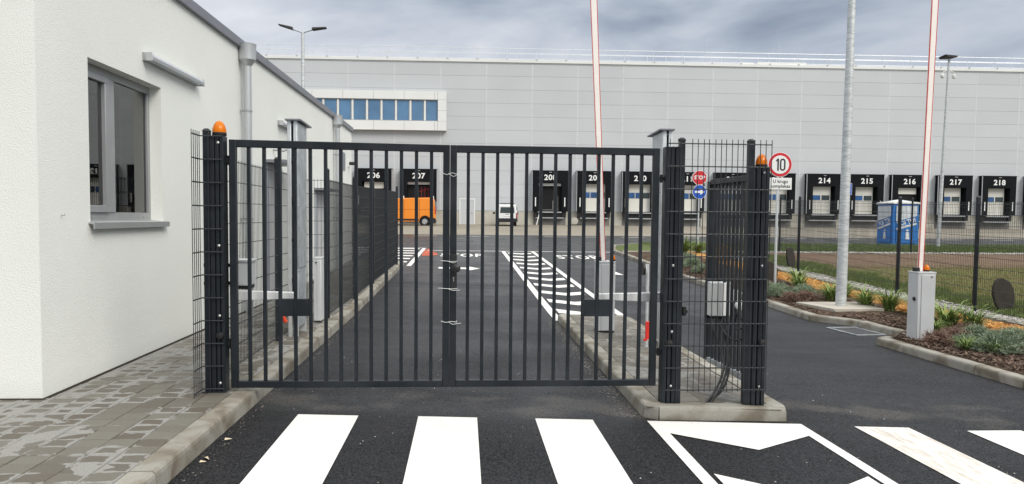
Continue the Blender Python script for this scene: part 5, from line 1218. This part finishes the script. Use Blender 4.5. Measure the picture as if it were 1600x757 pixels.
# orange panel van, tail to the right
ov = empty('panel_van', (-2.35, 60.6, up(60.6)), label='orange panel van parked side on in front of dock 207', cat='van')
prof = [(-5.15, .35), (-5.2, .75), (-5.05, 1.05), (-4.25, 1.22), (-3.45, 1.95), (-3.0, 2.22), (-.35, 2.30), (-.12, 2.18), (.0, 1.1), (.02, .42), (-.35, .32), (-.42, .55), (-.60, .75), (-.85, .82), (-1.10, .75), (-1.28, .55), (-1.33, .32), (-3.9, .30), (-3.97, .55), (-4.15, .75), (-4.4, .82), (-4.65, .75), (-4.83, .55), (-4.88, .34)]
MB().prism(prof, .0, 1.95, 'y').build('body', VANO, ov, bevel=.05)
MB().prism([(-.85, 0), (0, 0), (.03, .25), (-.02, .42), (-.30, .42), (-.33, .12)], -.012, 1.96, 'y').build('rear_bumper', BLACKR, ov, (0, 0, .22))
MB().box(-3.9, -1.35, -.018, -.001, .42, .56).build('rubbing_strip', BLACKR, ov); MB().box(-3.9, -.1, -.006, -.001, 1.30, 1.33).build('painted_crease', mat('orange_crease_shade', (.45, .13, .01), .4), ov)  # shade of the body crease painted as a darker orange strip
for xx in (-2.55, -1.30): MB().box(xx, xx+.02, -.006, -.001, .6, 2.1).build('door_gap', BLACKR, ov)
MB().prism([(-4.15, 1.28), (-3.5, 1.88), (-3.15, 1.9), (-3.15, 1.25)], -.008, -.002, 'y').build('side_window', CGLASS, ov)
MB().box(-.07, .03, .0, .22, .95, 1.55).build('tail_light', mat('tail_light_red', (.5, .01, .01), .2), ov, bevel=.01)
MB().box(-.02, .012, .25, 1.7, 1.25, 1.95).build('rear_window', CGLASS, ov)
for xx in (-2.85, -.38): MB().box(xx, xx+.12, .1, .2, 2.28, 2.40).box(xx, xx+.12, 1.75, 1.85, 2.28, 2.40).build('roof_mount', SIGNW, ov)
for xx in (-.86, -4.4):
    wheel(ov, xx, .14, .34, .22, -1); wheel(ov, xx, 1.80, .34, .22, 1)
    MB().lathe([(.44, 0), (.44, .2)], (xx, .27, .36), 20, axis='y').build('wheel_arch', BLACKR, ov)
# white small van, seen from behind
wv = empty('small_van', (3.55, 61.2, up(61.2)), label='white compact van seen from behind near the personnel door', cat='van')
def sect(y, w, z0, z1, ws, top): return [(-w, y, z0), (w, y, z0), (w*1.0, y, z1), (ws, y, top), (-ws, y, top), (-w*1.0, y, z1)]
secs = [sect(0, .80, .38, 1.02, .66, 1.72), sect(.06, .84, .34, 1.05, .68, 1.80), sect(2.3, .85, .34, 1.05, .69, 1.84), sect(3.0, .84, .34, 1.0, .60, 1.50), sect(4.0, .74, .36, .85, .60, .95)]
mb = MB(); 
for s_ in secs: mb.v += s_
for i in range(len(secs)-1):
    for k in range(6): q = i*6; mb.f.append((q+k, q+(k+1)%6, q+6+(k+1)%6, q+6+k)); mb.m.append(0)
mb.f += [tuple(range(6))[::-1], tuple(range(24, 30))]; mb.m += [0, 0]
mb.build('body', VANW, wv, bevel=.04)
MB().prism([(-.60, 1.10), (.60, 1.10), (.55, 1.58), (-.55, 1.58)], -.022, -.004, 'y').build('rear_window', CGLASS, wv, bevel=.008)
MB().prism([(-.72, .34), (.72, .34), (.86, .40), (.86, .66), (-.86, .66), (-.86, .40)], -.10, .12, 'y').build('rear_bumper', BLACKR, wv, bevel=.02)
for s_ in (-1, 1):
    MB().box(s_*.79-.055, s_*.79+.055, -.03, .05, .68, 1.10).build('tail_light', mat('lens_red', (.30, .02, .02), .2), wv, bevel=.01)
    MB().box(s_*1.0-.1, s_*1.0+.1, 2.5, 2.6, 1.02, 1.18).build('wing_mirror', BLACKR, wv, bevel=.02)
    MB().tube([(s_*.62, .2, 1.90), (s_*.62, 2.2, 1.93)], .02, 6).build('roof_rail', BLACKR, wv)
    MB().prism([(.3, 1.1), (2.2, 1.1), (2.1, 1.62), (.35, 1.62)], s_*.81, s_*.845, 'x').build('side_window', CGLASS, wv)
    for yy_ in (.72, 3.3):
        o = MB().lathe([(.2, -.09), (.29, -.09), (.30, 0), (.29, .09), (.2, .09)], (0, 0, 0), 22, axis='x').build('wheel', RUBBER, wv, (s_*.72, yy_, .30))
MB().box(-.26, .26, -.028, -.012, .84, .95).build('number_plate', SIGNW, wv); MB().box(-.15, .15, -.03, -.01, .99, 1.02).build('tailgate_handle', BLACKR, wv)
MB().box(-.55, .55, .05, .10, 1.86, 1.92).box(-.55, .55, 1.5, 1.55, 1.88, 1.94).build('roof_bar', BLACKR, wv)

# ------------------------------------------------------------------ portable toilet
tl = empty('portable_toilet', (22.0, 36.3, zg(21, 36)), rz=math.radians(2), label='blue and white portable toilet cabin behind the fences near dock 216', cat='portable toilet')
tl.scale = (1.22, 1.22, 1.04)
MB().box(-.55, .55, -.55, .55, .0, 1.98).build('cabin', TLBLUE, tl, bevel=.02)
for (rot, off) in ((0, 0), (-math.pi/2, 0)):
    p = MB().box(-.43, .43, -.585, -.552, .12, 1.9).build('side_panel' if rot else 'door', TLBLUE, tl, bevel=.01); p.rotation_euler.z = rot
    q = MB().prism([(-.45, 1.16), (.45, 1.42), (.45, 1.90), (-.45, 1.90)], -.596, -.587, 'y').build('upper_panel', TLWHITE, p); 
    b_ = MB().prism([(-.43, .74), (.43, 1.0), (.43, 1.10), (-.43, .84)], -.597, -.587, 'y').build('white_stripe', SIGNW, p)
    
    t_ = text_obj('lettering', 'TOI TOI', .29, SIGNW, p, (0, -.593, 1.115), bold=.010, depth=.003, sx=.78); t_.rotation_euler = (math.pi/2, -math.atan(.3), 0)
    MB().lathe([(.055, 0), (.055, -.01)], (.05, -.587, .72), 16, axis='y').prism([(-.04, .3), (.14, .3), (.11, .64), (-.01, .64)], -.597, -.587, 'y').build('person_icon', SIGNW, p)
MB().add([(-.60, -.60, 1.98), (.60, -.60, 1.98), (.60, .60, 1.98), (-.60, .60, 1.98), (-.60, -.60, 2.06), (.60, -.60, 2.06), (.60, .60, 2.06), (-.60, .60, 2.06), (0, 0, 2.22)],
    [(0,3,2,1),(0,1,5,4),(1,2,6,5),(2,3,7,6),(3,0,4,7),(4,5,8),(5,6,8),(6,7,8),(7,4,8)]).build('roof', SIGNW, tl, bevel=.01)
